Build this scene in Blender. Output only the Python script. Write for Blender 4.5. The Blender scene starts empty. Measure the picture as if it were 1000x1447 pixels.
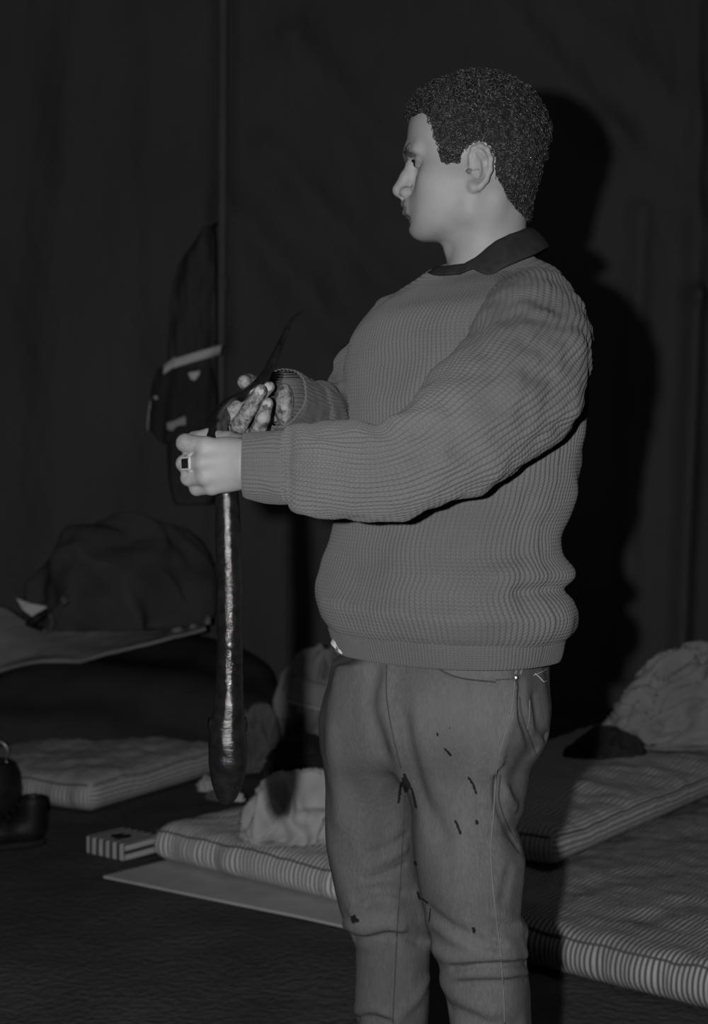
import bpy, bmesh, math, random
import numpy as np
from mathutils import Vector, Matrix
from mathutils.bvhtree import BVHTree

# ------------------------------------------------------------------ camera, light, exposure
sc = bpy.context.scene
FPX, HY, HC = 2300.0, 640.0, 1.207          # focal length in pixels of a 1000x1447 frame, horizon row, lens height
cam_d = bpy.data.cameras.new('camera'); cam = bpy.data.objects.new('camera', cam_d)
sc.collection.objects.link(cam); sc.camera = cam
cam.location = (0, 0, HC); cam.rotation_euler = (math.pi/2, 0, 0)
cam_d.sensor_fit = 'VERTICAL'; cam_d.sensor_height = 36.0
cam_d.lens = 36.0*FPX/1447.0
cam_d.shift_y = -(723.5-HY)/1447.0
cam_d.clip_start = 0.05; cam_d.clip_end = 60
cam_d.dof.use_dof = True; cam_d.dof.focus_distance = 2.15; cam_d.dof.aperture_fstop = 7.0

world = bpy.data.worlds.new('world'); sc.world = world; world.use_nodes = True
world.node_tree.nodes['Background'].inputs[0].default_value = (0.02, 0.02, 0.02, 1)
world.node_tree.nodes['Background'].inputs[1].default_value = 0.2

fl_d = bpy.data.lights.new('camera_flash', 'SPOT'); fl = bpy.data.objects.new('camera_flash', fl_d)
sc.collection.objects.link(fl)
fl.location = (-0.125, -0.02, HC+0.04); fl.rotation_euler = (math.radians(90), 0, 0)
fl_d.energy = 100.0; fl_d.shadow_soft_size = 0.014; fl_d.spot_size = math.radians(110); fl_d.spot_blend = 0.5
fl_d.color = (1, 1, 1)

# weak fill light, added out of view above the frame to lift the shadows
ln_d = bpy.data.lights.new('lantern', 'POINT'); ln = bpy.data.objects.new('lantern', ln_d); sc.collection.objects.link(ln)
ln.location = (0.5, 3.6, 3.35); ln_d.energy = 3.2; ln_d.shadow_soft_size = 0.25

sc.view_settings.view_transform = 'Standard'; sc.view_settings.look = 'None'
sc.view_settings.gamma = 1; sc.view_settings.use_curve_mapping = False
sc.view_settings.exposure = 1.10

random.seed(4); rng = np.random.default_rng(7)

# ------------------------------------------------------------------ helpers
def W(px, py, d):
    """real point at distance d that the photograph shows at px, py"""
    return np.array([(px-500.0)/FPX*d, d, HC-(py-HY)/FPX*d])

def proj(P):
    P = np.asarray(P)
    return np.stack([500+P[..., 0]/P[..., 1]*FPX, HY-(P[..., 2]-HC)/P[..., 1]*FPX], -1)

def link(o, parent=None):
    sc.collection.objects.link(o)
    if parent is not None: o.parent = parent
    return o

def mesh_obj(name, verts, faces, mat=None, parent=None, smooth=True, uv=None, attrs=None):
    me = bpy.data.meshes.new(name)
    verts = np.asarray(verts, dtype=np.float32)
    if isinstance(faces, np.ndarray):
        nf, k = faces.shape
        me.vertices.add(len(verts)); me.vertices.foreach_set('co', verts.ravel())
        me.loops.add(nf*k); me.loops.foreach_set('vertex_index', faces.astype(np.int32).ravel())
        me.polygons.add(nf)
        me.polygons.foreach_set('loop_start', np.arange(0, nf*k, k, dtype=np.int32))
        me.update(calc_edges=True); me.validate()
    else:
        me.from_pydata([tuple(map(float, v)) for v in verts], [], faces); me.update()
    if uv is not None:
        l = me.uv_layers.new(name='UVMap'); vi = np.zeros(len(me.loops), dtype=np.int32)
        me.loops.foreach_get('vertex_index', vi)
        uv = np.asarray(uv, dtype=np.float32)
        l.data.foreach_set('uv', (uv[vi] if len(uv) == len(verts) and len(uv) != len(me.loops) else uv).ravel())
    if attrs:
        for k, a in attrs.items():
            at = me.attributes.new(k, 'FLOAT', 'POINT'); at.data.foreach_set('value', np.asarray(a, dtype=np.float32))
    if smooth: me.polygons.foreach_set('use_smooth', np.ones(len(me.polygons), dtype=bool))
    if mat: me.materials.append(mat)
    return link(bpy.data.objects.new(name, me), parent)

def tag(o, label=None, cat=None, group=None, kind=None):
    if label: o['label'] = label
    if cat: o['category'] = cat
    if group: o['group'] = group
    if kind: o['kind'] = kind
    return o

def rebase(o, base):
    """move a thing's origin to its base point"""
    b = Vector(base); o.data.transform(Matrix.Translation(-b)); o.location = b
    return o

def fnoise(P, scale, seed, octaves=3, n=9):
    r = np.random.default_rng(seed); P = np.asarray(P, dtype=np.float64); out = np.zeros(len(P)); a = 1.0; tot = 0
    for o in range(octaves):
        k = r.normal(size=(n, P.shape[1])); k /= np.linalg.norm(k, axis=1)[:, None]
        k *= (2*math.pi/scale)*(2**o)*r.uniform(.6, 1.3, size=(n, 1)); ph = r.uniform(0, 6.28, n)
        out += a*np.sin(P@k.T+ph).sum(1)/math.sqrt(n); tot += a; a *= .5
    return out/tot

def catmull(pts, n):
    pts = np.asarray(pts, dtype=float); k = len(pts)
    ext = np.vstack([2*pts[0]-pts[1], pts, 2*pts[-1]-pts[-2]])
    t = np.linspace(0, k-1-1e-9, n); i = t.astype(int); f = (t-i)[:, None]
    p0, p1, p2, p3 = ext[i], ext[i+1], ext[i+2], ext[i+3]
    return .5*((2*p1)+(-p0+p2)*f+(2*p0-5*p1+4*p2-p3)*f**2+(-p0+3*p1-3*p2+p3)*f**3)

def ring_faces(nr, ns, closed=True):
    i, j = np.meshgrid(np.arange(nr-1), np.arange(ns if closed else ns-1), indexing='ij')
    j2 = (j+1) % ns
    return np.stack([i*ns+j, i*ns+j2, (i+1)*ns+j2, (i+1)*ns+j], -1).reshape(-1, 4)

def frames(C):
    T = np.gradient(C, axis=0); T /= np.linalg.norm(T, axis=1)[:, None]
    N = np.zeros_like(C); up = np.array([0, 0, 1.]) if abs(T[0, 2]) < .9 else np.array([0, 1., 0])
    n = up-T[0]*(up@T[0]); n /= np.linalg.norm(n)
    for i in range(len(C)):
        n = n-T[i]*(n@T[i]); n /= np.linalg.norm(n); N[i] = n
    return T, N, np.cross(T, N)

def sweep(path, ns, nr, prof=None, rx=1.0, ry=1.0):
    """tube along path rows (x,y,z,r); prof(u,v,C) returns extra radius. gives verts, faces, uv(u 0..1, v metres)"""
    S = catmull(path, nr); C, R = S[:, :3], S[:, 3]
    T, N, B = frames(C)
    u = np.arange(ns)/ns; a = u*2*math.pi
    ln = np.concatenate([[0], np.cumsum(np.linalg.norm(np.diff(C, axis=0), axis=1))])
    U, V = np.meshgrid(u, ln)
    rad = np.repeat(R[:, None], ns, 1)
    dirs = N[:, None, :]*np.cos(a)[None, :, None]*rx+B[:, None, :]*np.sin(a)[None, :, None]*ry
    base = C[:, None, :]+dirs*rad[..., None]
    if prof is not None:
        e = prof(U.ravel(), V.ravel(), base.reshape(-1, 3)).reshape(nr, ns)
        base = base+dirs*e[..., None]
    return base.reshape(-1, 3), ring_faces(nr, ns), np.stack([U.ravel(), V.ravel()], 1)

def tube(path, r, ns=6, cap=True):
    p = np.asarray(path, dtype=float)
    if p.shape[1] == 3: p = np.hstack([p, np.full((len(p), 1), r)])
    v, f, _ = sweep(p, ns, max(len(p)*3, 6))
    f = [tuple(q) for q in f]
    if cap:
        n = len(v); f.append(tuple(range(ns-1, -1, -1))); f.append(tuple(range(n-ns, n)))
    return v, f

def merge(parts):
    V = []; F = []; o = 0
    for v, f in parts:
        V.append(np.asarray(v)); F += [tuple(int(i)+o for i in q) for q in f]; o += len(v)
    return np.vstack(V), F

def box(name, c, size, rot, mat, parent=None, bevel=.004, seg=2):
    bm = bmesh.new(); bmesh.ops.create_cube(bm, size=1.0)
    bmesh.ops.scale(bm, vec=size, verts=bm.verts)
    bmesh.ops.bevel(bm, geom=bm.edges[:], offset=bevel, segments=seg, affect='EDGES', profile=.5)
    me = bpy.data.meshes.new(name); bm.to_mesh(me); bm.free()
    me.materials.append(mat); o = bpy.data.objects.new(name, me)
    o.location = c; o.rotation_euler = rot
    return link(o, parent)

# ---- signed distances
def rc(P, a, b, r1, r2):
    a = np.asarray(a, np.float32); ab = np.asarray(b, np.float32)-a
    q = P-a; h = np.clip(q@ab/max(ab@ab, 1e-12), 0, 1)
    return np.linalg.norm(q-h[:, None]*ab, axis=1)-(r1+(r2-r1)*h)
def ell(P, c, r, rot=None):
    q = P-np.asarray(c, np.float32)
    if rot is not None: q = q@np.asarray(rot, np.float32)
    r = np.asarray(r, np.float32)
    k0 = np.linalg.norm(q/r, axis=1); k1 = np.linalg.norm(q/(r*r), axis=1)
    return k0*(k0-1)/np.maximum(k1, 1e-6)
def chain(P, pts, rs, k=.004):
    d = rc(P, pts[0], pts[1], rs[0], rs[1])
    for i in range(1, len(pts)-1): d = smin(d, rc(P, pts[i], pts[i+1], rs[i], rs[i+1]), k)
    return d
def smin(a, b, k):
    h = np.maximum(k-np.abs(a-b), 0)/k
    return np.minimum(a, b)-h*h*k*.25
def smax(a, b, k): return -smin(-a, -b, k)

def nets(fn, lo, hi, h, step=6):
    lo = np.asarray(lo, float); hi = np.asarray(hi, float)
    nb = np.maximum(1, np.ceil((hi-lo)/h/step).astype(int)); n = nb*step+1
    ax = [lo[i]+h*np.arange(n[i]) for i in range(3)]
    cc = [lo[i]+h*step*(np.arange(nb[i])+.5) for i in range(3)]
    G = np.stack(np.meshgrid(*cc, indexing='ij'), -1).reshape(-1, 3).astype(np.float32)
    dc = np.concatenate([fn(g) for g in np.array_split(G, max(1, len(G)//200000))]).reshape(nb)
    act = np.abs(dc) < 1.25*h*step
    A = np.zeros(n, bool); D = np.full(n, 1.0, np.float32)
    rep = lambda x: x.repeat(step, 0).repeat(step, 1).repeat(step, 2)
    D[:-1, :-1, :-1] = np.where(rep(dc) < 0, -1, 1); D[-1] = D[-2]; D[:, -1] = D[:, -2]; D[:, :, -1] = D[:, :, -2]
    r = rep(act)
    for sx in (0, 1):
        for sy in (0, 1):
            for sz in (0, 1): A[sx:n[0]-1+sx, sy:n[1]-1+sy, sz:n[2]-1+sz] |= r
    I = np.argwhere(A); Pt = (lo+I*h).astype(np.float32)
    val = np.concatenate([fn(p) for p in np.array_split(Pt, max(1, len(Pt)//200000))])
    D[A] = val
    s = D < 0
    cnt = np.zeros(n-1, np.int8)
    for sx in (0, 1):
        for sy in (0, 1):
            for sz in (0, 1): cnt += s[sx:n[0]-1+sx, sy:n[1]-1+sy, sz:n[2]-1+sz]
    cells = np.argwhere((cnt > 0) & (cnt < 8)); idx = np.full(n-1, -1, np.int64); idx[tuple(cells.T)] = np.arange(len(cells))
    acc = np.zeros((len(cells), 3)); num = np.zeros(len(cells))
    corners = [(x, y, z) for x in (0, 1) for y in (0, 1) for z in (0, 1)]
    for a in corners:
        for k in range(3):
            if a[k]: continue
            b = list(a); b[k] = 1
            ca = cells+np.array(a); cb = cells+np.array(b)
            da = D[tuple(ca.T)]; db = D[tuple(cb.T)]; m = (da < 0) != (db < 0)
            t = da[m]/(da[m]-db[m])
            acc[m] += ca[m]+(cb[m]-ca[m])*t[:, None]; num[m] += 1
    V = lo+h*acc/num[:, None]
    F = []
    for k in range(3):
        o1, o2 = [(1, 2), (2, 0), (0, 1)][k]
        sl0 = [slice(None)]*3; sl1 = [slice(None)]*3; sl0[k] = slice(0, -1); sl1[k] = slice(1, None)
        cr = s[tuple(sl0)] != s[tuple(sl1)]
        E = np.argwhere(cr)
        E = E[(E[:, o1] > 0) & (E[:, o1] < n[o1]-1) & (E[:, o2] > 0) & (E[:, o2] < n[o2]-1)]
        if not len(E): continue
        e1 = np.zeros(3, int); e1[o1] = 1; e2 = np.zeros(3, int); e2[o2] = 1
        q = np.stack([idx[tuple((E-e1-e2).T)], idx[tuple((E-e2).T)], idx[tuple(E.T)], idx[tuple((E-e1).T)]], 1)
        flip = ~s[tuple(E.T)]
        q[flip] = q[flip][:, ::-1]
        F.append(q)
    F = np.vstack(F)
    return V, F[(F >= 0).all(1)]

# ------------------------------------------------------------------ materials (a black and white photograph: greys)
def nodes(name):
    m = bpy.data.materials.new(name); m.use_nodes = True
    nt = m.node_tree; return m, nt, nt.nodes['Principled BSDF']
def N(nt, t, **kw):
    n = nt.nodes.new(t)
    for k, v in kw.items(): setattr(n, k, v)
    return n
def MATH(nt, op, a, b=None, c=None):
    n = N(nt, 'ShaderNodeMath', operation=op)
    for i, x in enumerate((a, b, c)):
        if x is None: continue
        if isinstance(x, (int, float)): n.inputs[i].default_value = x
        else: nt.links.new(x, n.inputs[i])
    return n.outputs[0]
def MIXC(nt, f, a, b):
    n = N(nt, 'ShaderNodeMix', data_type='RGBA')
    if isinstance(f, (int, float)): n.inputs[0].default_value = f
    else: nt.links.new(f, n.inputs[0])
    for i, x in ((6, a), (7, b)):
        if isinstance(x, (int, float)): n.inputs[i].default_value = (x, x, x, 1)
        else: nt.links.new(x, n.inputs[i])
    return n.outputs[2]
def NOISE(nt, scale, detail=4, rough=.55, vec=None):
    n = N(nt, 'ShaderNodeTexNoise'); n.inputs['Scale'].default_value = scale; n.inputs['Detail'].default_value = detail
    n.inputs['Roughness'].default_value = rough
    if vec is None: vec = N(nt, 'ShaderNodeTexCoord').outputs['Object']
    nt.links.new(vec, n.inputs['Vector']); return n.outputs['Fac']
def RAMP(nt, x, lo, hi):
    n = N(nt, 'ShaderNodeMapRange'); n.inputs[1].default_value = lo; n.inputs[2].default_value = hi
    nt.links.new(x, n.inputs[0]); return n.outputs[0]
def BUMP(nt, b, hgt, dist, strength=1.0):
    n = N(nt, 'ShaderNodeBump'); n.inputs['Distance'].default_value = dist; n.inputs['Strength'].default_value = strength
    nt.links.new(hgt, n.inputs['Height']); nt.links.new(n.outputs[0], b.inputs['Normal'])
def pmat(name, lo, hi, scale, rough=.8, spec=.2, bump=0, bscale=80, metal=0):
    m, nt, b = nodes(name)
    f = RAMP(nt, NOISE(nt, scale), .3, .7)
    nt.links.new(MIXC(nt, f, lo, hi), b.inputs['Base Color'])
    b.inputs['Roughness'].default_value = rough; b.inputs['Specular IOR Level'].default_value = spec
    b.inputs['Metallic'].default_value = metal
    if bump: BUMP(nt, b, NOISE(nt, bscale, 5), bump)
    return m
M = {}
M['canvas'] = pmat('dark_canvas', .105, .126, 1.1, .9, .1, .0015, 260)
M['ground'] = pmat('trodden_ground', .075, .12, 3.0, .95, .1, .012, 45)
M['pole'] = pmat('grey_pole_wood', .125, .15, 6, .7, .2, .001, 60)
M['nail'] = pmat('fingernail_horn', .28, .32, 60, .4, .4)
M['hair'] = pmat('dark_hair', .014, .036, 90, .36, .6)
M['scalp'] = pmat('dark_hair_roots', .012, .02, 90, .9, .1)
M['collar'] = pmat('dark_shirt_cloth', .016, .026, 60, .85, .2, .0006, 700)
M['white'] = pmat('white_cloth', .80, .88, 9, .9, .1, .0008, 300)
M['pale'] = pmat('pale_cotton', .44, .58, 9, .9, .1, .0008, 300)
M['grey_cloth'] = pmat('grey_cloth', .26, .36, 8, .9, .1, .0008, 300)
M['pillow'] = pmat('grey_pillow_cotton', .26, .36, 6, .9, .1, .0008, 300)
M['mid'] = pmat('mid_grey_cloth', .12, .18, 9, .9, .1, .0008, 300)
M['dark'] = pmat('dark_wool', .026, .045, 8, .95, .05, .002, 180)
M['blanket'] = pmat('dark_blanket_wool', .048, .066, 7, .95, .05, .002, 180)
M['bundle'] = pmat('dark_bundle_cloth', .072, .115, 5, .95, .05, .003, 60)
M['coat'] = pmat('black_coat_wool', .072, .09, 8, .95, .05, .002, 180)
M['black'] = pmat('black_leather', .010, .02, 20, .5, .3, .001, 120)
M['soot'] = pmat('sooty_metal', .010, .022, 20, .55, .4, .0005, 90)
M['wire'] = pmat('bright_wire', .55, .7, 20, .3, .5, metal=1)
M['metal'] = pmat('worn_metal', .3, .45, 60, .35, .5, metal=1)
M['silver'] = pmat('silver_ring_metal', .62, .75, 60, .3, .5, metal=.6)
M['stone'] = pmat('black_ring_stone', .008, .012, 60, .08, .6)
M['eyeball'] = pmat('eye_white', .20, .26, 60, .25, .5)
M['iris'] = pmat('dark_iris', .01, .015, 60, .2, .5)
M['board'] = pmat('grey_cardboard', .50, .60, 14, .85, .15, .0008, 60)
M['rubber'] = pmat('dark_rubber', .02, .03, 30, .7, .2)
M['thread'] = pmat('pale_thread', .35, .5, 60, .8, .1)
M['seam'] = pmat('dark_denim_seam', .045, .06, 90, .9, .1)
M['seam_pale'] = pmat('worn_denim_seam', .12, .15, 90, .9, .1)

def skin_mat():
    m, nt, b = nodes('skin')
    f = RAMP(nt, NOISE(nt, 28), .3, .7)
    base = MIXC(nt, f, .232, .268)
    d = N(nt, 'ShaderNodeAttribute'); d.attribute_name = 'grime'
    blot = MATH(nt, 'MULTIPLY', d.outputs['Fac'], RAMP(nt, NOISE(nt, 105, 5, .7), .40, .62))
    c = MIXC(nt, blot, base, .045)
    d2 = N(nt, 'ShaderNodeAttribute'); d2.attribute_name = 'tint'
    c = MIXC(nt, d2.outputs['Fac'], c, .085)
    nt.links.new(c, b.inputs['Base Color'])
    b.inputs['Roughness'].default_value = .55; b.inputs['Specular IOR Level'].default_value = .3
    b.inputs['Subsurface Weight'].default_value = .12; b.inputs['Subsurface Radius'].default_value = (.004, .004, .004)
    b.inputs['Subsurface Scale'].default_value = 1.0
    BUMP(nt, b, NOISE(nt, 900, 3), .00025)
    return m
M['skin'] = skin_mat()

def knit_mat(name, stitch, lo, hi):
    m, nt, b = nodes(name)
    uv = N(nt, 'ShaderNodeUVMap'); uv.uv_map = 'UVMap'
    sp = N(nt, 'ShaderNodeSeparateXYZ'); nt.links.new(uv.outputs[0], sp.inputs[0])
    u, v = sp.outputs[0], sp.outputs[1]
    fr = MATH(nt, 'FRACT', u)
    tri = MATH(nt, 'ABSOLUTE', MATH(nt, 'SUBTRACT', fr, .5))
    ph = MATH(nt, 'ADD', MATH(nt, 'DIVIDE', v, stitch), MATH(nt, 'MULTIPLY', tri, 1.3))
    wv = MATH(nt, 'SINE', MATH(nt, 'MULTIPLY', ph, 2*math.pi))
    hgt = MATH(nt, 'ADD', MATH(nt, 'MULTIPLY', wv, .30), MATH(nt, 'MULTIPLY', NOISE(nt, 1100, 2), 1.2))
    n1 = RAMP(nt, NOISE(nt, 9, 4), .3, .7)
    base = MIXC(nt, n1, lo, hi)
    sh = MATH(nt, 'MULTIPLY', RAMP(nt, wv, -1, 1), .16)
    nt.links.new(MIXC(nt, sh, base, lo*.45), b.inputs['Base Color'])
    b.inputs['Roughness'].default_value = .95; b.inputs['Specular IOR Level'].default_value = .08
    b.inputs['Sheen Weight'].default_value = .08; b.inputs['Sheen Roughness'].default_value = .5
    BUMP(nt, b, hgt, .0011, .8)
    return m
M['knit'] = knit_mat('ribbed_wool', .0050, .118, .142)
M['knit_fine'] = knit_mat('fine_ribbed_wool', .0034, .108, .130)

def denim_mat():
    m, nt, b = nodes('worn_denim')
    tc = N(nt, 'ShaderNodeTexCoord').outputs['Object']
    mp = N(nt, 'ShaderNodeMapping'); mp.inputs['Scale'].default_value = (1, 1, .25); nt.links.new(tc, mp.inputs[0])
    f = RAMP(nt, NOISE(nt, 16, 5, .6, mp.outputs[0]), .32, .68)
    g = RAMP(nt, NOISE(nt, 330, 4, .7, mp.outputs[0]), .35, .65)
    base = MIXC(nt, MATH(nt, 'MULTIPLY', g, .55), MIXC(nt, f, .075, .122), .055)
    w = N(nt, 'ShaderNodeAttribute'); w.attribute_name = 'worn'
    base = MIXC(nt, MATH(nt, 'MULTIPLY', w.outputs['Fac'], .45), base, .145)
    s = N(nt, 'ShaderNodeAttribute'); s.attribute_name = 'stain'
    st = RAMP(nt, MATH(nt, 'ADD', s.outputs['Fac'], MATH(nt, 'MULTIPLY', MATH(nt, 'SUBTRACT', NOISE(nt, 240, 4, .7), .5), 1.3)), .42, .56)
    nt.links.new(MIXC(nt, st, base, .012), b.inputs['Base Color'])
    b.inputs['Roughness'].default_value = .9; b.inputs['Specular IOR Level'].default_value = .12
    BUMP(nt, b, NOISE(nt, 700, 3, .6, mp.outputs[0]), .0008)
    return m
M['denim'] = denim_mat()

def eel_mat():
    m, nt, b = nodes('wet_black_eel_skin')
    b.inputs['Base Color'].default_value = (.012, .012, .012, 1)
    nt.links.new(MIXC(nt, RAMP(nt, NOISE(nt, 60, 4), .3, .7), .005, .014), b.inputs['Base Color'])
    b.inputs['Roughness'].default_value = .09; b.inputs['Specular IOR Level'].default_value = .5
    h = NOISE(nt, 430, 4, .65)
    BUMP(nt, b, h, .0009, .62)
    return m
M['eel'] = eel_mat()

def ticking(name, light, dark, period, stain=.25, duty=.55):
    m, nt, b = nodes(name)
    uv = N(nt, 'ShaderNodeUVMap'); uv.uv_map = 'UVMap'
    sp = N(nt, 'ShaderNodeSeparateXYZ'); nt.links.new(uv.outputs[0], sp.inputs[0])
    wob = MATH(nt, 'MULTIPLY', MATH(nt, 'SUBTRACT', NOISE(nt, 6, 2), .5), .006)
    t = MATH(nt, 'FRACT', MATH(nt, 'DIVIDE', MATH(nt, 'ADD', sp.outputs[0], wob), period))
    e = MATH(nt, 'ABSOLUTE', MATH(nt, 'SUBTRACT', t, .5))
    k = RAMP(nt, e, duty*.5-.07, duty*.5+.07)
    dirt = RAMP(nt, NOISE(nt, 5, 5, .6), .35, .75)
    lc = MIXC(nt, MATH(nt, 'MULTIPLY', dirt, stain*2), light, dark)
    nt.links.new(MIXC(nt, k, lc, dark), b.inputs['Base Color'])
    b.inputs['Roughness'].default_value = .9; b.inputs['Specular IOR Level'].default_value = .1
    BUMP(nt, b, NOISE(nt, 35, 4), .004)
    return m
M['tick'] = ticking('striped_ticking', .62, .105, .0130)
M['tick_dim'] = ticking('soiled_striped_ticking', .70, .27, .0150, .25)
M['tick_left'] = ticking('pale_striped_ticking', .86, .21, .0150, .12)
M['carton'] = ticking('striped_carton_paper', .62, .035, .030, .05, .6)

# ------------------------------------------------------------------ setting: a large dark tent
WALL_Y = 7.7
def grid(nx, nz):
    i, j = np.meshgrid(np.arange(nx-1), np.arange(nz-1), indexing='ij')
    return np.stack([i*nz+j, (i+1)*nz+j, (i+1)*nz+j+1, i*nz+j+1], -1).reshape(-1, 4)
def seg_dist(P, a, b):
    a = np.asarray(a, float); b = np.asarray(b, float); ab = b-a; h = np.clip((P-a)@ab/(ab@ab), 0, 1)
    return np.linalg.norm(P-a-h[:, None]*ab, axis=1)
nx, nz = 460, 280
X, Z = np.meshgrid(np.linspace(-3.2, 3.2, nx), np.linspace(-.02, 3.9, nz), indexing='ij')
XZ = np.stack([X.ravel(), Z.ravel()], 1)
def pz(px, py): w = W(px, py, WALL_Y); return (w[0], w[2])
Y = np.full(len(XZ), WALL_Y)
Y += .05*fnoise(XZ*np.array([1, .22]), 1.1, 3)+.012*fnoise(XZ*np.array([1, .3]), .3, 5)
for a, b, amp, wd in [((322, -300), (312, 480), .07, .055), ((312, 480), (300, 900), .04, .05), ((200, -300), (225, 500), .03, .09),
                      ((985, -200), (978, 420), .05, .045), ((978, 420), (955, 950), .10, .05), ((905, 300), (878, 950), .06, .06),
                      ((600, -120), (860, 190), .07, .10), ((860, 190), (1000, 330), .05, .10), ((330, 300), (560, 560), .06, .09),
                      ((420, 60), (640, 330), .06, .10), ((690, -80), (980, 180), .05, .12), ((380, 210), (600, 460), .05, .08),
                      ((100, -200), (60, 900), .03, .12), ((400, -300), (430, 300), .03, .09)]:
    d = seg_dist(XZ, pz(*a), pz(*b)); Y -= amp*np.exp(-(d/wd)**2)
tag(mesh_obj('wall_back', np.stack([X.ravel(), Y, Z.ravel()], 1), grid(nx, nz), M['canvas']), kind='structure')
def panel(name, a, b, c, d, mat, sag=0., n=40, seed=0):
    s, t = np.meshgrid(np.linspace(0, 1, n), np.linspace(0, 1, n), indexing='ij'); s = s.ravel()[:, None]; t = t.ravel()[:, None]
    a, b, c, d = map(np.array, (a, b, c, d))
    P = (1-s)*(1-t)*a+s*(1-t)*b+s*t*c+(1-s)*t*d
    nrm = np.cross(b-a, d-a); nrm = nrm/np.linalg.norm(nrm)
    P = P+nrm*(sag*fnoise(np.hstack([s, t]), .35, seed)*(np.sin(np.pi*s)*np.sin(np.pi*t)).ravel())[:, None]
    return tag(mesh_obj(name, P, grid(n, n), mat), kind='structure')
panel('wall_left', (-3.2, -1.5, 0), (-3.2, WALL_Y, 0), (-3.2, WALL_Y, 3.9), (-3.2, -1.5, 3.9), M['canvas'], .05, 50, 11)
panel('wall_right', (3.2, -1.5, 0), (3.2, WALL_Y, 0), (3.2, WALL_Y, 3.9), (3.2, -1.5, 3.9), M['canvas'], .05, 50, 12)
panel('wall_front', (-3.2, -1.5, 0), (3.2, -1.5, 0), (3.2, -1.5, 3.9), (-3.2, -1.5, 3.9), M['canvas'], .05, 50, 13)
panel('ceiling', (-3.2, -1.5, 3.85), (3.2, -1.5, 3.85), (3.2, WALL_Y, 3.85), (-3.2, WALL_Y, 3.85), M['canvas'], .08, 50, 14)
nf = 220
X, Yg = np.meshgrid(np.linspace(-3.3, 3.3, nf), np.linspace(-1.6, WALL_Y+.2, nf), indexing='ij')
XY = np.stack([X.ravel(), Yg.ravel()], 1)
zf = -.006+.005*fnoise(XY, .5, 21, 4)
tag(mesh_obj('floor', np.stack([X.ravel(), Yg.ravel(), np.minimum(zf, 0)], 1), grid(nf, nf), M['ground']), kind='structure')

pb = W(311, 600, 7.50); v, f = tube([(pb[0], 7.50, -.01), (pb[0], 7.50, 1.2), (pb[0]+.01, 7.50, 2.4), (pb[0]+.015, 7.50, 3.83)], .022, 16)
pole = tag(mesh_obj('tent_pole', v, f, M['pole']), 'slim grey pole holding up the tent, behind the hanging coat', 'pole')
v, f = tube([(pb[0]+.005, 7.50, 1.95), (pb[0]+.0055, 7.50, 2.02)], .031, 16); mesh_obj('sleeve_collar', v, f, M['pole'], pole)

# ------------------------------------------------------------------ the man
PHI_T, PHI_P = math.radians(48), math.radians(44)
D0 = 2.30
def fwd(phi): return np.array([-math.sin(phi), -math.cos(phi)])
def lat(phi): return np.array([math.cos(phi), -math.sin(phi)])
def Hn(px, py, l):                # a point on the near side, l mm from the middle plane of the head
    return W(px, py, D0-l/1000.)
def sym(p):
    q = np.array(p); q[1] = 2*D0-q[1]; return q
def both(P, f):
    """evaluate a near-side primitive and its mirror image by folding space about the middle plane"""
    Q = P.copy(); Q[:, 1] = D0-np.abs(P[:, 1]-D0); return f(Q)

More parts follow.
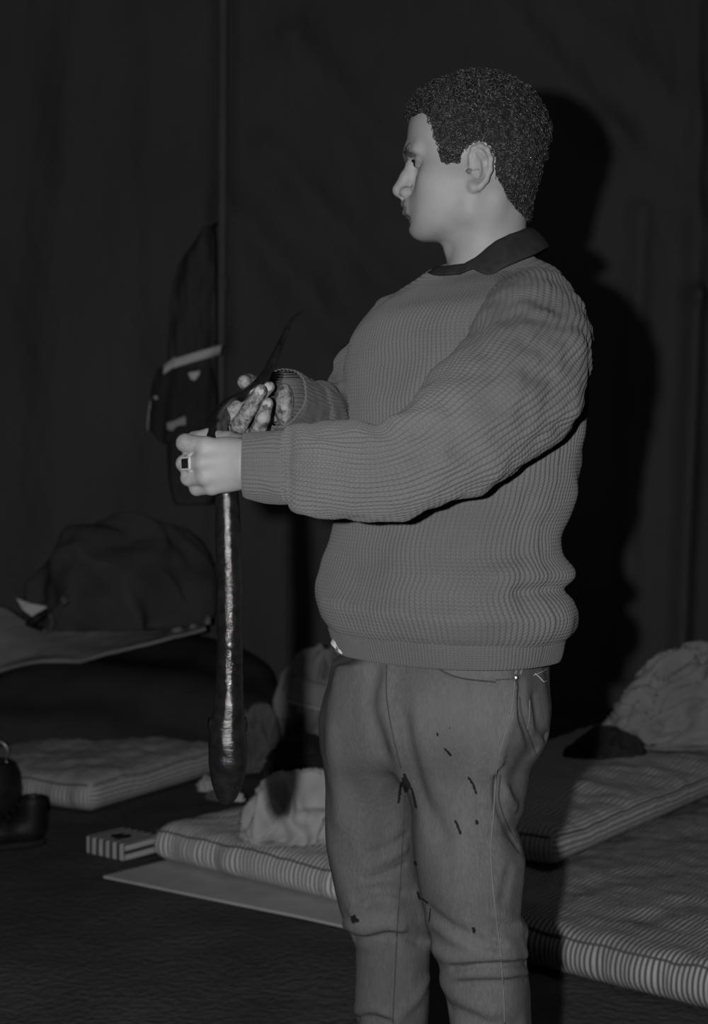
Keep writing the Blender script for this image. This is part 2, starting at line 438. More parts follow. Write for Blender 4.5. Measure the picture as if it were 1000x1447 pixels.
def head_sdf(P):
    Q = P.copy(); Q[:, 1] = D0-np.abs(P[:, 1]-D0)          # folded to the near side
    d = ell(P, Hn(675, 189, 0), (.088, .073, .076))          # cranium
    d = smin(d, ell(P, Hn(699, 215, 0), (.055, .070, .066)), .03)
    d = smin(d, ell(P, Hn(620, 190, 0), (.040, .056, .048)), .03)      # forehead
    d = smin(d, ell(P, Hn(634, 250, 0), (.050, .059, .070)), .03)      # mid face
    d = smin(d, rc(Q, Hn(663, 292, 47), Hn(606, 314, 20), .017, .015), .035)   # jaw
    d = smin(d, rc(Q, Hn(667, 258, 55), Hn(663, 296, 47), .015, .017), .03)
    d = smin(d, ell(P, Hn(596, 322, 0), (.018, .021, .0165)), .022)      # chin
    d = smin(d, ell(P, Hn(630, 314, 0), (.040, .038, .023)), .02)      # floor of the mouth
    d = smin(d, ell(Q, Hn(620, 255, 47), (.024, .014, .018)), .03)      # cheekbone
    d = smin(d, ell(Q, Hn(615, 288, 34), (.024, .020, .026)), .03)      # cheek
    d = smin(d, ell(P, Hn(598, 288, 0), (.027, .029, .022)), .018)      # mouth region
    d = smin(d, rc(Q, Hn(582, 213, 6), Hn(590, 212, 36), .0105, .008), .014)      # brow
    # eye socket, lids
    d = smax(d, -ell(Q, Hn(581, 231, 30), (.014, .014, .0105)), .012)
    d = smin(d, ell(Q, Hn(597, 229, 29), (.0128, .0135, .0128)), .004)
    slit = np.minimum(rc(Q, Hn(585, 229.2, 24), Hn(587, 229.0, 31), .0014, .0020), rc(Q, Hn(587, 229.0, 31), Hn(597, 230.5, 39), .0020, .0012))
    d = smax(d, -slit, .0025)
    crease = rc(Q, Hn(583, 222, 25), Hn(598, 224, 38), .0012, .0010)
    d = smax(d, -crease, .004)
    bag = rc(Q, Hn(587, 241, 26), Hn(600, 240, 38), .0012, .001)
    d = smax(d, -bag, .006)
    d = smax(d, -rc(Q, Hn(584, 238, 15), Hn(588, 268, 19), .0030, .0030), .012)      # hollow beside the nose
    # nose
    d = smin(d, chain(P, [Hn(583, 228, 0), Hn(573.5, 250, 0), Hn(563.5, 268, 0)], [.0065, .0078, .0094], .006), .010)
    d = smin(d, rc(P, Hn(564, 271, 0), Hn(575, 281, 0), .0062, .006), .006)
    d = smin(d, ell(Q, Hn(575, 272, 11.5), (.0098, .0062, .0078)), .006)
    d = smax(d, -ell(Q, Hn(568, 280.5, 6.5), (.0055, .0030, .0035)), .003)
    d = smax(d, -rc(Q, Hn(586, 268, 17), Hn(589, 276, 17), .0018, .0014), .006)      # ala crease
    d = smax(d, -rc(Q, Hn(588, 278, 21), Hn(594, 297, 28), .0016, .0012), .012)      # fold from nose to mouth
    # lips
    d = smin(d, chain(Q, [Hn(572, 289, 0), Hn(576, 289, 12), Hn(588, 294, 25)], [.0062, .0056, .0020], .004), .004)
    d = smin(d, chain(Q, [Hn(575, 301, 0), Hn(579, 300.5, 12), Hn(589, 295.5, 24)], [.0074, .0064, .0020], .004), .004)
    d = smax(d, -chain(Q, [Hn(567.5, 294.4, 0), Hn(572.5, 294.6, 12), Hn(589, 295.6, 27)], [.0019, .0017, .0010], .002), .002)
    d = smax(d, -ell(P, Hn(573, 312.5, 0), (.007, .015, .0055)), .010)
    # neck
    d = smin(d, rc(P, Hn(694, 268, 0), Hn(686, 400, 0), .050, .056), .03)
    d = smin(d, rc(Q, Hn(700, 280, 50), Hn(652, 392, 14), .010, .010), .025)
    d = smin(d, ell(P, Hn(643, 352, 0), (.012, .012, .016)), .015)
    # ear (near point rows)
    def e(px, py, l): return Hn(px, py, l)
    ear = chain(Q, [e(666, 236, 72), e(664, 221, 75), e(668, 210, 78), e(678, 205.5, 82), e(688, 211, 86), e(693, 224, 88), e(692, 240, 87), e(686, 254, 84), e(677, 264, 80), e(669, 266, 76)],
                [.0025, .0028, .0032, .0034, .0034, .0034, .0034, .0034, .0040, .0050], .004)
    disc = np.array(e(678, 236, 78)); th = math.radians(22)
    rot = np.array([[math.cos(th), math.sin(th), 0], [-math.sin(th), math.cos(th), 0], [0, 0, 1.]])
    ear = smin(ear, ell(Q, disc, (.0145, .0030, .0285), rot), .005)
    ear = smin(ear, chain(Q, [e(676, 217, 80), e(684, 228, 84), e(684, 242, 84), e(676, 254, 80)], [.0028, .0034, .0034, .0030], .003), .004)
    ear = smin(ear, ell(Q, e(669, 262, 76), (.0062, .0042, .0070)), .006)
    ear = smax(ear, -rc(Q, e(671, 214, 84), e(686, 224, 90), .0014, .0016), .003)
    d = smin(d, ear, .006)
    d = smax(d, -ell(Q, e(672, 245, 84), (.0066, .0105, .0095)), .008)
    d = smax(d, -rc(Q, e(668, 244, 82), e(655, 239, 54), .0034, .0028), .002)
    return d

ZN = W(0, 398, D0)[2]
XC = -.080
headV, headF = nets(head_sdf, (.035, 2.195, ZN), (.275, 2.405, 1.76), .0017)

# hands, given joint by joint
def left_hand(P):
    w = lambda x, y, d: W(x, y, d)
    d = rc(P, w(430, 657, 2.01), w(352, 655, 2.012), .030, .027)
    d = smin(d, ell(P, w(322, 655, 2.018), (.030, .0165, .033)), .016)
    meta = [(w(352, 640, 2.012), w(291, 632, 2.012), .0125, .0120), (w(352, 650, 2.010), w(287, 653, 2.008), .0125, .0120),
            (w(352, 662, 2.012), w(291, 673, 2.012), .0125, .0115), (w(352, 672, 2.018), w(300, 688, 2.020), .0125, .0100)]
    for a, b, r1, r2 in meta: d = smin(d, rc(P, a, b, r1, r2), .009)
    fing = [([w(290, 630, 2.013), w(262, 626, 2.026), w(272, 628, 2.078), w(300, 630, 2.092)], [.0118, .0112, .0100, .0085]),
            ([w(287, 653, 2.010), w(261, 655, 2.026), w(268, 654, 2.082), w(300, 654, 2.096)], [.0115, .0106, .0100, .0085]),
            ([w(291, 673, 2.013), w(267, 675, 2.028), w(274, 674, 2.080), w(302, 673, 2.094)], [.0112, .0102, .0095, .0080]),
            ([w(299, 688, 2.020), w(278, 690, 2.034), w(282, 689, 2.076), w(305, 688, 2.088)], [.0096, .0090, .0085, .0075])]
    for i, (pts, rs) in enumerate(fing):
        d = smin(d, chain(P, pts, rs, .004), .0045)
    th = chain(P, [w(346, 632, 2.035), w(322, 624, 2.060), w(296, 618, 2.080), w(274, 619, 2.086)], [.0150, .0125, .0112, .0090], .005)
    return smin(d, th, .008)
def right_hand(P):
    w = lambda x, y, d: W(x, y, d)
    d = rc(P, w(445, 582, 2.285), w(408, 566, 2.235), .029, .026)
    d = smin(d, ell(P, w(370, 588, 2.215), (.040, .024, .022)), .016)
    d = smin(d, ell(P, w(402, 572, 2.190), (.0135, .022, .029)), .010)          # heel of the hand
    d = smin(d, ell(P, w(385, 560, 2.240), (.024, .016, .018)), .012)          # ball of the thumb
    fing = [([w(322, 606, 2.215), w(316, 602, 2.165), w(325, 588, 2.148), w(333, 576, 2.150)], [.0115, .0112, .0110, .0100]),
            ([w(330, 604, 2.205), w(335, 590, 2.165), w(358, 568, 2.150), w(380, 547, 2.155)], [.0110, .0105, .0095, .0080]),
            ([w(338, 612, 2.185), w(338, 601, 2.140), w(352, 578, 2.124), w(368, 552, 2.128)], [.0112, .0108, .0100, .0085]),
            ([w(358, 616, 2.165), w(365, 607, 2.118), w(371, 591, 2.106), w(378, 570, 2.110)], [.0105, .0100, .0094, .0078])]
    for pts, rs in fing: d = smin(d, chain(P, pts, rs, .003), .003)
    th = chain(P, [w(392, 556, 2.262), w(366, 545, 2.262), w(350, 541, 2.235), w(345, 540, 2.215)], [.0150, .0125, .0120, .0098], .004)
    return smin(d, th, .006)
LHV, LHF = nets(left_hand, (-.235, 1.965, 1.120), (XC, 2.125, 1.262), .0016)
RHV, RHF = nets(right_hand, (-.190, 2.075, 1.205), (XC, 2.330, 1.335), .0016)

# torso outline rows: row, left and right pixel columns, ring tilt
TORSO = [(905, 486, 770, 0), (894, 472, 788, 0), (880, 460, 797, 0), (862, 455, 799, 0), (845, 453, 792, 0), (826, 457, 785, 0), (802, 464, 793, 0), (775, 471, 777, 0),
         (740, 477, 782, 0), (700, 481, 797, 0), (640, 486, 808, 0), (580, 492, 812, 0), (520, 497, 812, 0), (470, 505, 800, .02), (438, 522, 800, .06),
         (414, 546, 790, .14), (394, 572, 772, .22), (379, 598, 750, .30), (370, 611, 744, .34)]
def ring_of(row, phi, ratio=.72, d=D0):
    y, l, r, t = row
    cx = ((l+r)/2-500)/FPX*d; e = (r-l)/2/FPX*d
    A = e/math.sqrt(math.cos(phi)**2+(ratio*math.sin(phi))**2)
    return (cx, HC-(y-HY)/FPX*d, A, A*ratio, t)
SLEEVE_L = [W(690, 412, 2.29), W(728, 424, 2.235), W(751, 464, 2.172), W(742, 518, 2.105), W(706, 566, 2.045), W(652, 612, 2.000), W(594, 650, 1.980), W(538, 669, 1.978), W(470, 664, 1.988), W(420, 660, 1.998), W(404, 660, 2.000)]
SLEEVE_LR = [.028, .050, .074, .082, .082, .073, .062, .056, .057, .052, .044]
SLEEVE_R = [W(640, 455, 2.37), W(575, 472, 2.42), W(542, 506, 2.42), W(509, 540, 2.405), W(494, 562, 2.375), W(470, 578, 2.33), W(442, 578, 2.275), W(428, 574, 2.255)]
SLEEVE_RR = [.045, .058, .054, .045, .037, .034, .037, .037]
RLEG = [(960, 470, 610), (1010, 457, 610), (1060, 451, 600), (1130, 455, 590), (1200, 462, 594), (1250, 470, 598), (1285, 478, 600), (1305, 485, 602), (1318, 492, 605), (1335, 499, 609), (1400, 501, 608), (1447, 504, 604), (1560, 508, 602), (1700, 505, 600), (1772, 500, 606)]
LLEG = [(960, 600, 768), (1010, 588, 772), (1050, 580, 763), (1090, 575, 752), (1120, 574, 752), (1150, 577, 746), (1172, 578, 733), (1215, 582, 743), (1260, 592, 739), (1290, 600, 737), (1310, 606, 747), (1340, 614, 746), (1365, 621, 746), (1400, 630, 749), (1447, 637, 751), (1560, 640, 750), (1700, 638, 748), (1790, 632, 752), (1830, 632, 752)]
DR, DL = 2.375, 2.235
HIPS = [(905, 490, 768, 0), (930, 478, 774, 0), (960, 464, 777, 0), (990, 455, 779, 0), (1030, 453, 773, 0), (1060, 454, 763, 0), (1085, 458, 750, 0)]
def stack_of(rows, d):
    z = np.array([HC-(r[0]-HY)/FPX*d for r in rows]); c = np.array([((r[1]+r[2])/2-500)/FPX*d for r in rows]); e = np.array([(r[2]-r[1])/2/FPX*d for r in rows])
    o = np.argsort(z); return z[o], c[o], e[o]
RS, LS = stack_of(RLEG, DR), stack_of(LLEG, DL)
hipr = [ring_of(r, PHI_P, .74) for r in HIPS][::-1]
HZ = np.array([r[1] for r in hipr]); HX = np.array([r[0] for r in hipr]); HA = np.array([r[2] for r in hipr])
torr = [ring_of(r, PHI_T) for r in TORSO]
TZ = np.array([r[1] for r in torr]); TX = np.array([r[0] for r in torr]); TA = np.array([r[2] for r in torr])
def ell2(P, cx, cy, A, B, phi):
    la, fw = lat(phi), fwd(phi); qx = P[:, 0]-cx; qy = P[:, 1]-cy
    a = qx*la[0]+qy*la[1]; b = qx*fw[0]+qy*fw[1]
    return (np.sqrt((a/A)**2+(b/B)**2)-1)*np.minimum(A, B)
def legs_sdf(P, off=0.0):
    z = P[:, 2]
    def leg(S, cy):
        c = np.interp(z, S[0], S[1]); e = np.interp(z, S[0], S[2])-.010*np.clip((z-.66)/.15, 0, 1)
        d = np.hypot(P[:, 0]-c, (P[:, 1]-cy-(D0-cy)*.78*np.clip((z-.62)/.24, 0, 1))*.96)-e
        return np.maximum(d, np.maximum(z-S[0][-1]-.02, S[0][0]-z))
    h = ell2(P, np.interp(z, HZ, HX), D0, np.interp(z, HZ, HA), np.interp(z, HZ, HA)*.74, PHI_P)
    h = smax(np.maximum(h+.009, z-HZ[-1]), HZ[0]-z, .09)
    d = smin(smin(leg(RS, DR), leg(LS, DL), .014), h, .06)
    return d+off+.001
def body_sdf(P):
    z = P[:, 2]
    t = ell2(P, np.interp(z, TZ, TX), D0, np.interp(z, TZ, TA)*.76, np.interp(z, TZ, TA)*.72*.76, PHI_T)
    t = np.maximum(t, np.maximum(z-1.400, .93-z))
    d = smin(t, rc(P, Hn(686, 400, 0), Hn(676, 450, 0), .056, .075), .03)
    d = smin(d, rc(P, Hn(690, 380, 0), Hn(686, 410, 0), .0550, .0562), .01)
    for path, rr in ((SLEEVE_L, SLEEVE_LR), (SLEEVE_R, SLEEVE_RR)):
        pts = path[1:-1]; n = len(pts); r = np.minimum(np.linspace(.048, .028, n), np.array(rr[1:-1])*.66)
        d = smin(d, chain(P, pts, r, .02), .03)
    d = smin(d, rc(P, SLEEVE_L[-2], W(352, 655, 2.012), .031, .027), .01)
    d = smin(d, rc(P, W(445, 582, 2.285), W(408, 566, 2.235), .029, .026), .01)
    l = np.maximum(legs_sdf(P, .016), z-.985)
    return smin(d, l, .02)
BV, BF = nets(body_sdf, (XC+.001, 2.0-.12, .10), (.48, 2.60, ZN-.002), .0065, 4)

bm = bmesh.new()
def add(V, F):
    vs = [bm.verts.new(v) for v in V]
    for q in F:
        try: bm.faces.new([vs[i] for i in q])
        except ValueError: pass
for V_, F_ in ((headV, headF), (LHV, LHF), (RHV, RHF), (BV, BF)): add(V_.tolist(), F_.tolist())
bm.edges.ensure_lookup_table()
def loops_of():
    todo = {e for e in bm.edges if e.is_boundary}; out = []
    while todo:
        e = todo.pop(); L = [e]; st = list(e.verts)
        while st:
            v_ = st.pop()
            for k in v_.link_edges:
                if k in todo: todo.discard(k); L.append(k); st += list(k.verts)
        out.append(L)
    return out
LP = [L for L in loops_of() if len(L) > 12]
cen = [np.mean([(e.verts[0].co+e.verts[1].co)*.5 for e in L], axis=0) for L in LP]
used = set()
for i in range(len(LP)):
    if i in used: continue
    best = min((j for j in range(len(LP)) if j != i and j not in used), key=lambda j: np.linalg.norm(cen[i]-cen[j]), default=None)
    if best is not None and np.linalg.norm(cen[i]-cen[best]) < .03:
        used |= {i, best}
        try: bmesh.ops.bridge_loops(bm, edges=LP[i]+LP[best])
        except Exception: pass
bmesh.ops.recalc_face_normals(bm, faces=bm.faces[:])
me = bpy.data.meshes.new('person'); bm.to_mesh(me); bm.free()
co = np.zeros(len(me.vertices)*3, np.float32); me.vertices.foreach_get('co', co); co = co.reshape(-1, 3)
# dirt on the hands, darker lips and brows
gr = np.zeros(len(co)); ti = np.zeros(len(co))
rh = (co[:, 0] < XC) & (co[:, 1] > 2.098) & (co[:, 2] > 1.2)
gr[rh] = 1.0
lh = (co[:, 0] < XC) & (co[:, 1] < 2.098)
gr[lh] = .30*np.clip((-.185-co[lh, 0])/.02, 0, 1)
pp = proj(co); hd = co[:, 2] > 1.44
fq = co.astype(np.float32).copy(); fq[:, 1] = D0-np.abs(co[:, 1]-D0)
dl = np.minimum(chain(fq, [Hn(572, 289, 0), Hn(576, 289, 12), Hn(588, 294, 25)], [.0055, .0050, .0020]), chain(fq, [Hn(575, 301, 0), Hn(579, 300.5, 12), Hn(589, 295.5, 24)], [.0068, .0058, .0020]))
ti = np.maximum(ti, .6*np.clip(1-(dl-.0006)/.0022, 0, 1))
ti[hd & (pp[:, 1] > 226.5) & (pp[:, 1] < 232.5) & (pp[:, 0] < 601) & (np.abs(co[:, 1]-D0) > .02) & (np.abs(co[:, 1]-D0) < .043)] = .35
for k, a in (('grime', gr), ('tint', ti)):
    at = me.attributes.new(k, 'FLOAT', 'POINT'); at.data.foreach_set('value', a.astype(np.float32))
me.polygons.foreach_set('use_smooth', np.ones(len(me.polygons), dtype=bool)); me.materials.append(M['skin'])
man = link(bpy.data.objects.new('person', me))
tag(man, 'man in ribbed grey wool sweater and stained jeans standing in profile, holding a black eel', 'person')

# nails
def nail(tip, back, up, s):
    tip, back, up = map(np.array, (tip, back, up)); t = tip-back; t = t/np.linalg.norm(t)
    up = up-t*(up@t); up /= np.linalg.norm(up); b = np.cross(t, up)
    u, v_ = np.meshgrid(np.linspace(-1, 1, 7), np.linspace(-1, 1, 7), indexing='ij'); u = u.ravel(); v_ = v_.ravel()
    x = u*np.sqrt(1-.4*v_**2)*.62; y = v_*np.sqrt(1-.4*u**2)
    P = tip+s*(t[None]*(y[:, None]*.55-.25)+b[None]*x[:, None]*1.1)+up[None]*(s*(1.02-.38*x**2-.10*np.maximum(y, 0)**2))[:, None]
    return P, [tuple(q) for q in grid(7, 7)]
cdir = np.array([0, -1., .15])
for tp, bk, r in (((368, 552, 2.128), (352, 578, 2.124), .0085), ((378, 570, 2.110), (371, 591, 2.106), .0078), ((380, 547, 2.155), (358, 568, 2.150), .0080)):
    v, f = nail(W(*tp), W(*bk), cdir, r*1.0); mesh_obj('fingernail', v, f, M['nail'], man)

# eyes
for s in (0, 1):
    c = Hn(597.6, 229, 29); c = sym(c) if s else c
    bm = bmesh.new(); bmesh.ops.create_uvsphere(bm, u_segments=24, v_segments=16, radius=.0122)
    e = bpy.data.meshes.new('eye'); bm.to_mesh(e); bm.free(); e.materials.append(M['eyeball']); e.polygons.foreach_set('use_smooth', [True]*len(e.polygons))
    o = link(bpy.data.objects.new('eye', e), man); o.location = c
    bm = bmesh.new(); bmesh.ops.create_uvsphere(bm, u_segments=16, v_segments=10, radius=.0062)
    bmesh.ops.scale(bm, vec=(.45, 1, 1), verts=bm.verts)
    e = bpy.data.meshes.new('iris'); bm.to_mesh(e); bm.free(); e.materials.append(M['iris'])
    i_ = link(bpy.data.objects.new('iris', e), o); i_.location = (-.0112, 0, -.001)

for m_ in (0, 1):
    L = catmull([Hn(583.5, 228.6, 21), Hn(583.2, 226.6, 27), Hn(587, 226.6, 34), Hn(598, 229.6, 40)], 16)
    if m_: L = np.array([sym(q) for q in L])
    v, f = tube(L+np.array([-.0008, 0, 0]), .0011, 6); mesh_obj('eyelash', v, f, M['scalp'], man)

# hair: a cap over the scalp and several thousand curled locks
HAIR = np.array([(584, 166), (597, 160), (609, 170), (612, 190), (619, 205), (620, 217), (623, 230), (634, 233), (649, 229), (653, 217), (661, 206), (676, 199), (691, 205), (699, 222), (699, 248), (707, 262), (716, 281), (728, 297), (742, 311), (790, 320), (820, 200), (760, 80), (660, 60), (570, 90), (560, 150)], float)
def inside(pts, poly):
    x, y = pts[:, 0], pts[:, 1]; r = np.zeros(len(pts), bool); j = len(poly)-1
    for i in range(len(poly)):
        xi, yi = poly[i]; xj, yj = poly[j]
        c = ((yi > y) != (yj > y)) & (x < (xj-xi)*(y-yi)/(yj-yi+1e-9)+xi); r ^= c; j = i
    return r
def edge_dist(pts, poly):
    d = np.full(len(pts), 1e9)
    for i in range(len(poly)): d = np.minimum(d, seg_dist(pts, poly[i], poly[(i+1) % len(poly)]))
    return d
hv = headV.copy(); fold = hv.copy(); fold[:, 1] = D0-np.abs(hv[:, 1]-D0)
hp = proj(fold); hm = inside(hp, HAIR)
def not_ear(P):
    Q = P.copy(); Q[:, 1] = D0-np.abs(P[:, 1]-D0); pq = proj(Q)
    return ~((((pq[:, 0]-678)/17)**2+((pq[:, 1]-237)/33)**2 < 1) & (Q[:, 1] < D0-.066))
hm &= not_ear(hv)
eps = .001
def grad(fn, P):
    g = np.stack([fn(P+np.array(e, np.float32)*eps)-fn(P-np.array(e, np.float32)*eps) for e in np.eye(3)], 1)
    return g/np.maximum(np.linalg.norm(g, axis=1)[:, None], 1e-9)
hidx = np.where(hm)[0]; hn = grad(head_sdf, hv[hidx].astype(np.float32))
ed = np.clip(edge_dist(hp[hidx], HAIR)/22., 0, 1)
hgt = .0008+.0035*np.sqrt(ed)
nn = np.full(len(hv), -1); nn[hidx] = np.arange(len(hidx))
capV = hv[hidx]+hn*(hgt+.0012*ed*fnoise(hv[hidx], .016, 31, 2))[:, None]
capF = nn[headF]; capF = capF[(capF >= 0).all(1)]
hair = mesh_obj('hair', capV, capF, M['scalp'], man)
cand = rng.choice(len(hidx), 6500, replace=False)
LV = []; LF = []; off = 0
for q in cand:
    i = hidx[q]; p = hv[i]; n_ = hn[q]; e_ = ed[q]
    if e_ < .04 and rng.random() < .4: continue
    t1 = np.cross(n_, rng.normal(size=3)); t1 /= np.linalg.norm(t1); t2 = np.cross(n_, t1)
    down = np.array([.35, 0, -1.]); down = down-n_*(down@n_)
    L = rng.uniform(.007, .0150)*(.50+.50*math.sqrt(e_))*(.72+.38*max(0, min(1, (p[2]-1.60)/.08)))
    turns = rng.uniform(.7, 1.4); rad = rng.uniform(.0026, .0052)*(.55+.45*e_); k = 9
    s = np.linspace(0, 1, k); a = s*turns*6.28+rng.uniform(0, 6.28)
    bend = n_[None]*(np.sin(s*1.9)/.95*L*.85)[:, None]+(down*.25+t1*.45*rng.normal())[None]*(s**2*L)[:, None]
    C = p[None]+n_[None]*.001+bend+(t1[None]*np.cos(a)[:, None]+t2[None]*np.sin(a)[:, None])*rad*np.minimum(1, s*3)[:, None]
    th = rng.uniform(.0007, .0014)
    T, Nn, B = frames(C); ang = np.array([0, 2.094, 4.188])
    wid = (th*(1-.6*s))[:, None, None]
    ring = C[:, None]+(Nn[:, None]*np.cos(ang)[None, :, None]+B[:, None]*np.sin(ang)[None, :, None])*wid
    LV.append(ring.reshape(-1, 3)); LF.append(ring_faces(k, 3)+off); off += k*3
tag(mesh_obj('curls', np.vstack(LV), np.vstack(LF), M['hair'], hair), kind='stuff')
# eyebrows
def brow(mirror):
    LV = []; LF = []; off = 0
    line = catmull([Hn(571.5, 221, 5), Hn(575, 216, 16), Hn(584, 213, 27), Hn(597, 216, 40)], 60)
    if mirror: line = np.array([sym(p) for p in line])
    for _ in range(420):
        p = line[rng.integers(0, 58)]+rng.normal(size=3)*np.array([.0008, .001, .0027])
        d = float(head_sdf(p[None].astype(np.float32))[0]); g = grad(head_sdf, p[None].astype(np.float32))[0]; p = p-g*d
        t = np.array([.8, 0, -.15+.3*rng.normal()]); t = t-g*(t@g); t /= np.linalg.norm(t); L = rng.uniform(.004, .007)
        s = np.linspace(0, 1, 4); C = p+t[None]*(s*L)[:, None]+g[None]*(np.sin(s*2.6)*.0013+.0002)[:, None]
        T, Nn, B = frames(C); ang = np.array([0, 2.094, 4.188])
        ring = C[:, None]+(Nn[:, None]*np.cos(ang)[None, :, None]+B[:, None]*np.sin(ang)[None, :, None])*(.00045*(1-.7*s))[:, None, None]
        LV.append(ring.reshape(-1, 3)); LF.append(ring_faces(4, 3)+off); off += 12
    mesh_obj('eyebrow', np.vstack(LV), np.vstack(LF), M['hair'], man)
brow(False); brow(True)

# ---- sweater
def ribp(u): return np.abs(np.sin(np.pi*u))**.75
def loft_rings(rows, phi, ns, nr, ribs, amp, extra=None, ratio=.72, power=2.25, n_up=None):
    R = catmull([ring_of(r, phi, ratio) for r in rows], nr)
    a = np.arange(ns)/ns*2*math.pi; la, fw = lat(phi), fwd(phi)
    ca, sa = np.cos(a), np.sin(a); se = (np.abs(ca)**power+np.abs(sa)**power)**(-1/power)
    # even arc length so the ribs stay equal in width
    ex, ey = ca*se, sa*se*ratio; pl = np.concatenate([[0], np.cumsum(np.hypot(np.diff(np.append(ex, ex[0])), np.diff(np.append(ey, ey[0]))))])
    aa = np.interp(np.arange(ns)/ns*pl[-1], pl, np.append(a, 2*math.pi))
    ca, sa = np.cos(aa), np.sin(aa); se = (np.abs(ca)**power+np.abs(sa)**power)**(-1/power)
    u = np.arange(ns)/ns*ribs
    nxl, nyl = ca*ratio, sa; nl = np.hypot(nxl, nyl); nxl, nyl = nxl/nl, nyl/nl
    P = np.zeros((nr, ns, 3)); Nv = np.zeros((nr, ns, 3))
    for i in range(nr):
        cx, z, A, B, t = R[i]; x, y = ca*se*A, sa*se*B
        P[i, :, 0] = cx+la[0]*x+fw[0]*y; P[i, :, 1] = D0+la[1]*x+fw[1]*y
        P[i, :, 2] = z-t*y-t*.35*(-x)*0
        Nv[i, :, 0] = la[0]*nxl+fw[0]*nyl; Nv[i, :, 1] = la[1]*nxl+fw[1]*nyl
    v = np.concatenate([[0], np.cumsum(np.abs(np.diff(R[:, 1])))])
    P2 = P.reshape(-1, 3); N2 = Nv.reshape(-1, 3)
    U, V = np.meshgrid(u, v); e = amp*ribp(U.ravel())
    if extra is not None: e = e+extra(P2)
    return P2+N2*e[:, None], ring_faces(nr, ns), np.stack([U.ravel(), V.ravel()], 1)
def torso_folds(P):
    q = proj(P); near = P[:, 1] < D0+.02; e = .0035*fnoise(P*np.array([1, 1, 1.6]), .12, 41, 2)
    for pts, amp, w in [([(770, 775), (735, 800), (700, 810)], .006, 12), ([(800, 832), (760, 835), (730, 838)], -.008, 9), ([(700, 430), (668, 470), (640, 530)], -.010, 10),
                        ([(640, 440), (610, 500), (590, 560)], .005, 22), ([(745, 700), (735, 760), (740, 860)], -.004, 10), ([(560, 430), (535, 500), (530, 560)], .004, 24),
                        ([(465, 850), (520, 868), (600, 872), (700, 876), (780, 866)], .006, 16), ([(500, 800), (498, 850)], -.004, 10)]:
        d = np.full(len(q), 1e9)
        for i in range(len(pts)-1): d = np.minimum(d, seg_dist(q, pts[i], pts[i+1]))
        e = e+np.where(near, amp*np.exp(-(d/w)**2), 0)
    return e
v, f, uv = loft_rings(TORSO, PHI_T, 140*7, 110, 140, .0027, torso_folds)
f = f[:, ::-1]
sweater = mesh_obj('sweater', v, f, M['knit'], man, uv=uv)
sweater['label'] = 'ribbed grey wool sweater with loose sleeves'
HEMB = [(884, 474, 784, 0), (893, 471, 784, 0), (905, 474, 782, 0), (917, 478, 780, 0), (924, 480, 778, 0), (926, 482, 776, 0), (920, 486, 772, 0)]
v, f, uv = loft_rings(HEMB, PHI_T, 190*6, 26, 190, .0019, lambda P: .002*fnoise(P, .1, 43, 2))
mesh_obj('hem_band', v, f[:, ::-1], M['knit_fine'], sweater, uv=uv)
NB = [(398, 590, 752, .30), (392, 596, 748, .32), (384, 604, 742, .34), (378, 611, 737, .35), (377, 614, 734, .35), (384, 616, 732, .35), (392, 614, 734, .34)]
v, f, uv = loft_rings([(a-9, b+4, c, t) for a, b, c, t in NB], PHI_T, 70*6, 26, 70, .0022, None, .80, 2.0)
mesh_obj('neckband', v, f[:, ::-1], M['knit_fine'], sweater, uv=uv)
def sleeve(path, rad, ribs, nr, seed, wr):
    p = np.hstack([np.array(path), np.array(rad)[:, None]])
    pr = lambda u, v_, C: .0028*ribp(u*ribs)+wr*fnoise(C, .09, seed, 2)+.0022*fnoise(C, .045, seed+1, 2)
    return p, pr
p, pr = sleeve(SLEEVE_L, SLEEVE_LR, 58, 170, 51, .0045)
def fold_near(C, lines):
    q = proj(C); e = np.zeros(len(C))
    for pts, amp, w in lines:
        d = np.full(len(q), 1e9)
        for i in range(len(pts)-1): d = np.minimum(d, seg_dist(q, pts[i], pts[i+1]))
        e += amp*np.exp(-(d/w)**2)
    return e
LF_ = [([(410, 612), (404, 660), (408, 705)], -.006, 7), ([(500, 615), (520, 630), (540, 632)], .005, 12), ([(440, 606), (470, 622), (510, 626)], -.004, 8), ([(560, 600), (620, 585)], .006, 12),
       ([(590, 615), (640, 600)], -.005, 10), ([(830, 560), (760, 610), (700, 660)], .004, 16), ([(780, 600), (720, 650)], -.004, 8)]
v, f, uv = sweep(p, 58*7, 190, lambda u, v_, C: pr(u, v_, C)+fold_near(C, LF_))
uv = uv*np.array([58, 1]); mesh_obj('sleeve', v, f, M['knit'], sweater, uv=uv)
p, pr = sleeve(SLEEVE_R, SLEEVE_RR, 46, 120, 61, .004)
RF_ = [([(470, 520), (485, 560), (500, 590)], -.007, 7), ([(452, 570), (470, 600)], -.006, 6), ([(480, 540), (497, 580)], .004, 6), ([(440, 545), (452, 590)], -.004, 6)]
v, f, uv = sweep(p, 46*7, 130, lambda u, v_, C: pr(u, v_, C)+fold_near(C, RF_))
uv = uv*np.array([46, 1]); mesh_obj('sleeve', v, f, M['knit'], sweater, uv=uv)
def cuff(path, rad, ribs, seed, thick):
    p = np.hstack([np.array(path), np.array(rad)[:, None]]); q = p[::-1].copy(); q[:, 3] -= thick
    p = np.vstack([p, q[:-1]])
    return sweep(p, ribs*6, 70, lambda u, v_, C: .0021*ribp(u*ribs)+.0016*fnoise(C, .04, seed, 2))
v, f, uv = cuff([W(412, 660, 2.000), W(395, 660, 2.002), W(370, 659, 2.004), W(350, 658, 2.006), W(344, 658, 2.006)], [.044, .0445, .0410, .0385, .0370], 44, 71, .004)
mesh_obj('cuff', v, f, M['knit_fine'], sweater, uv=uv*np.array([44, 1]))
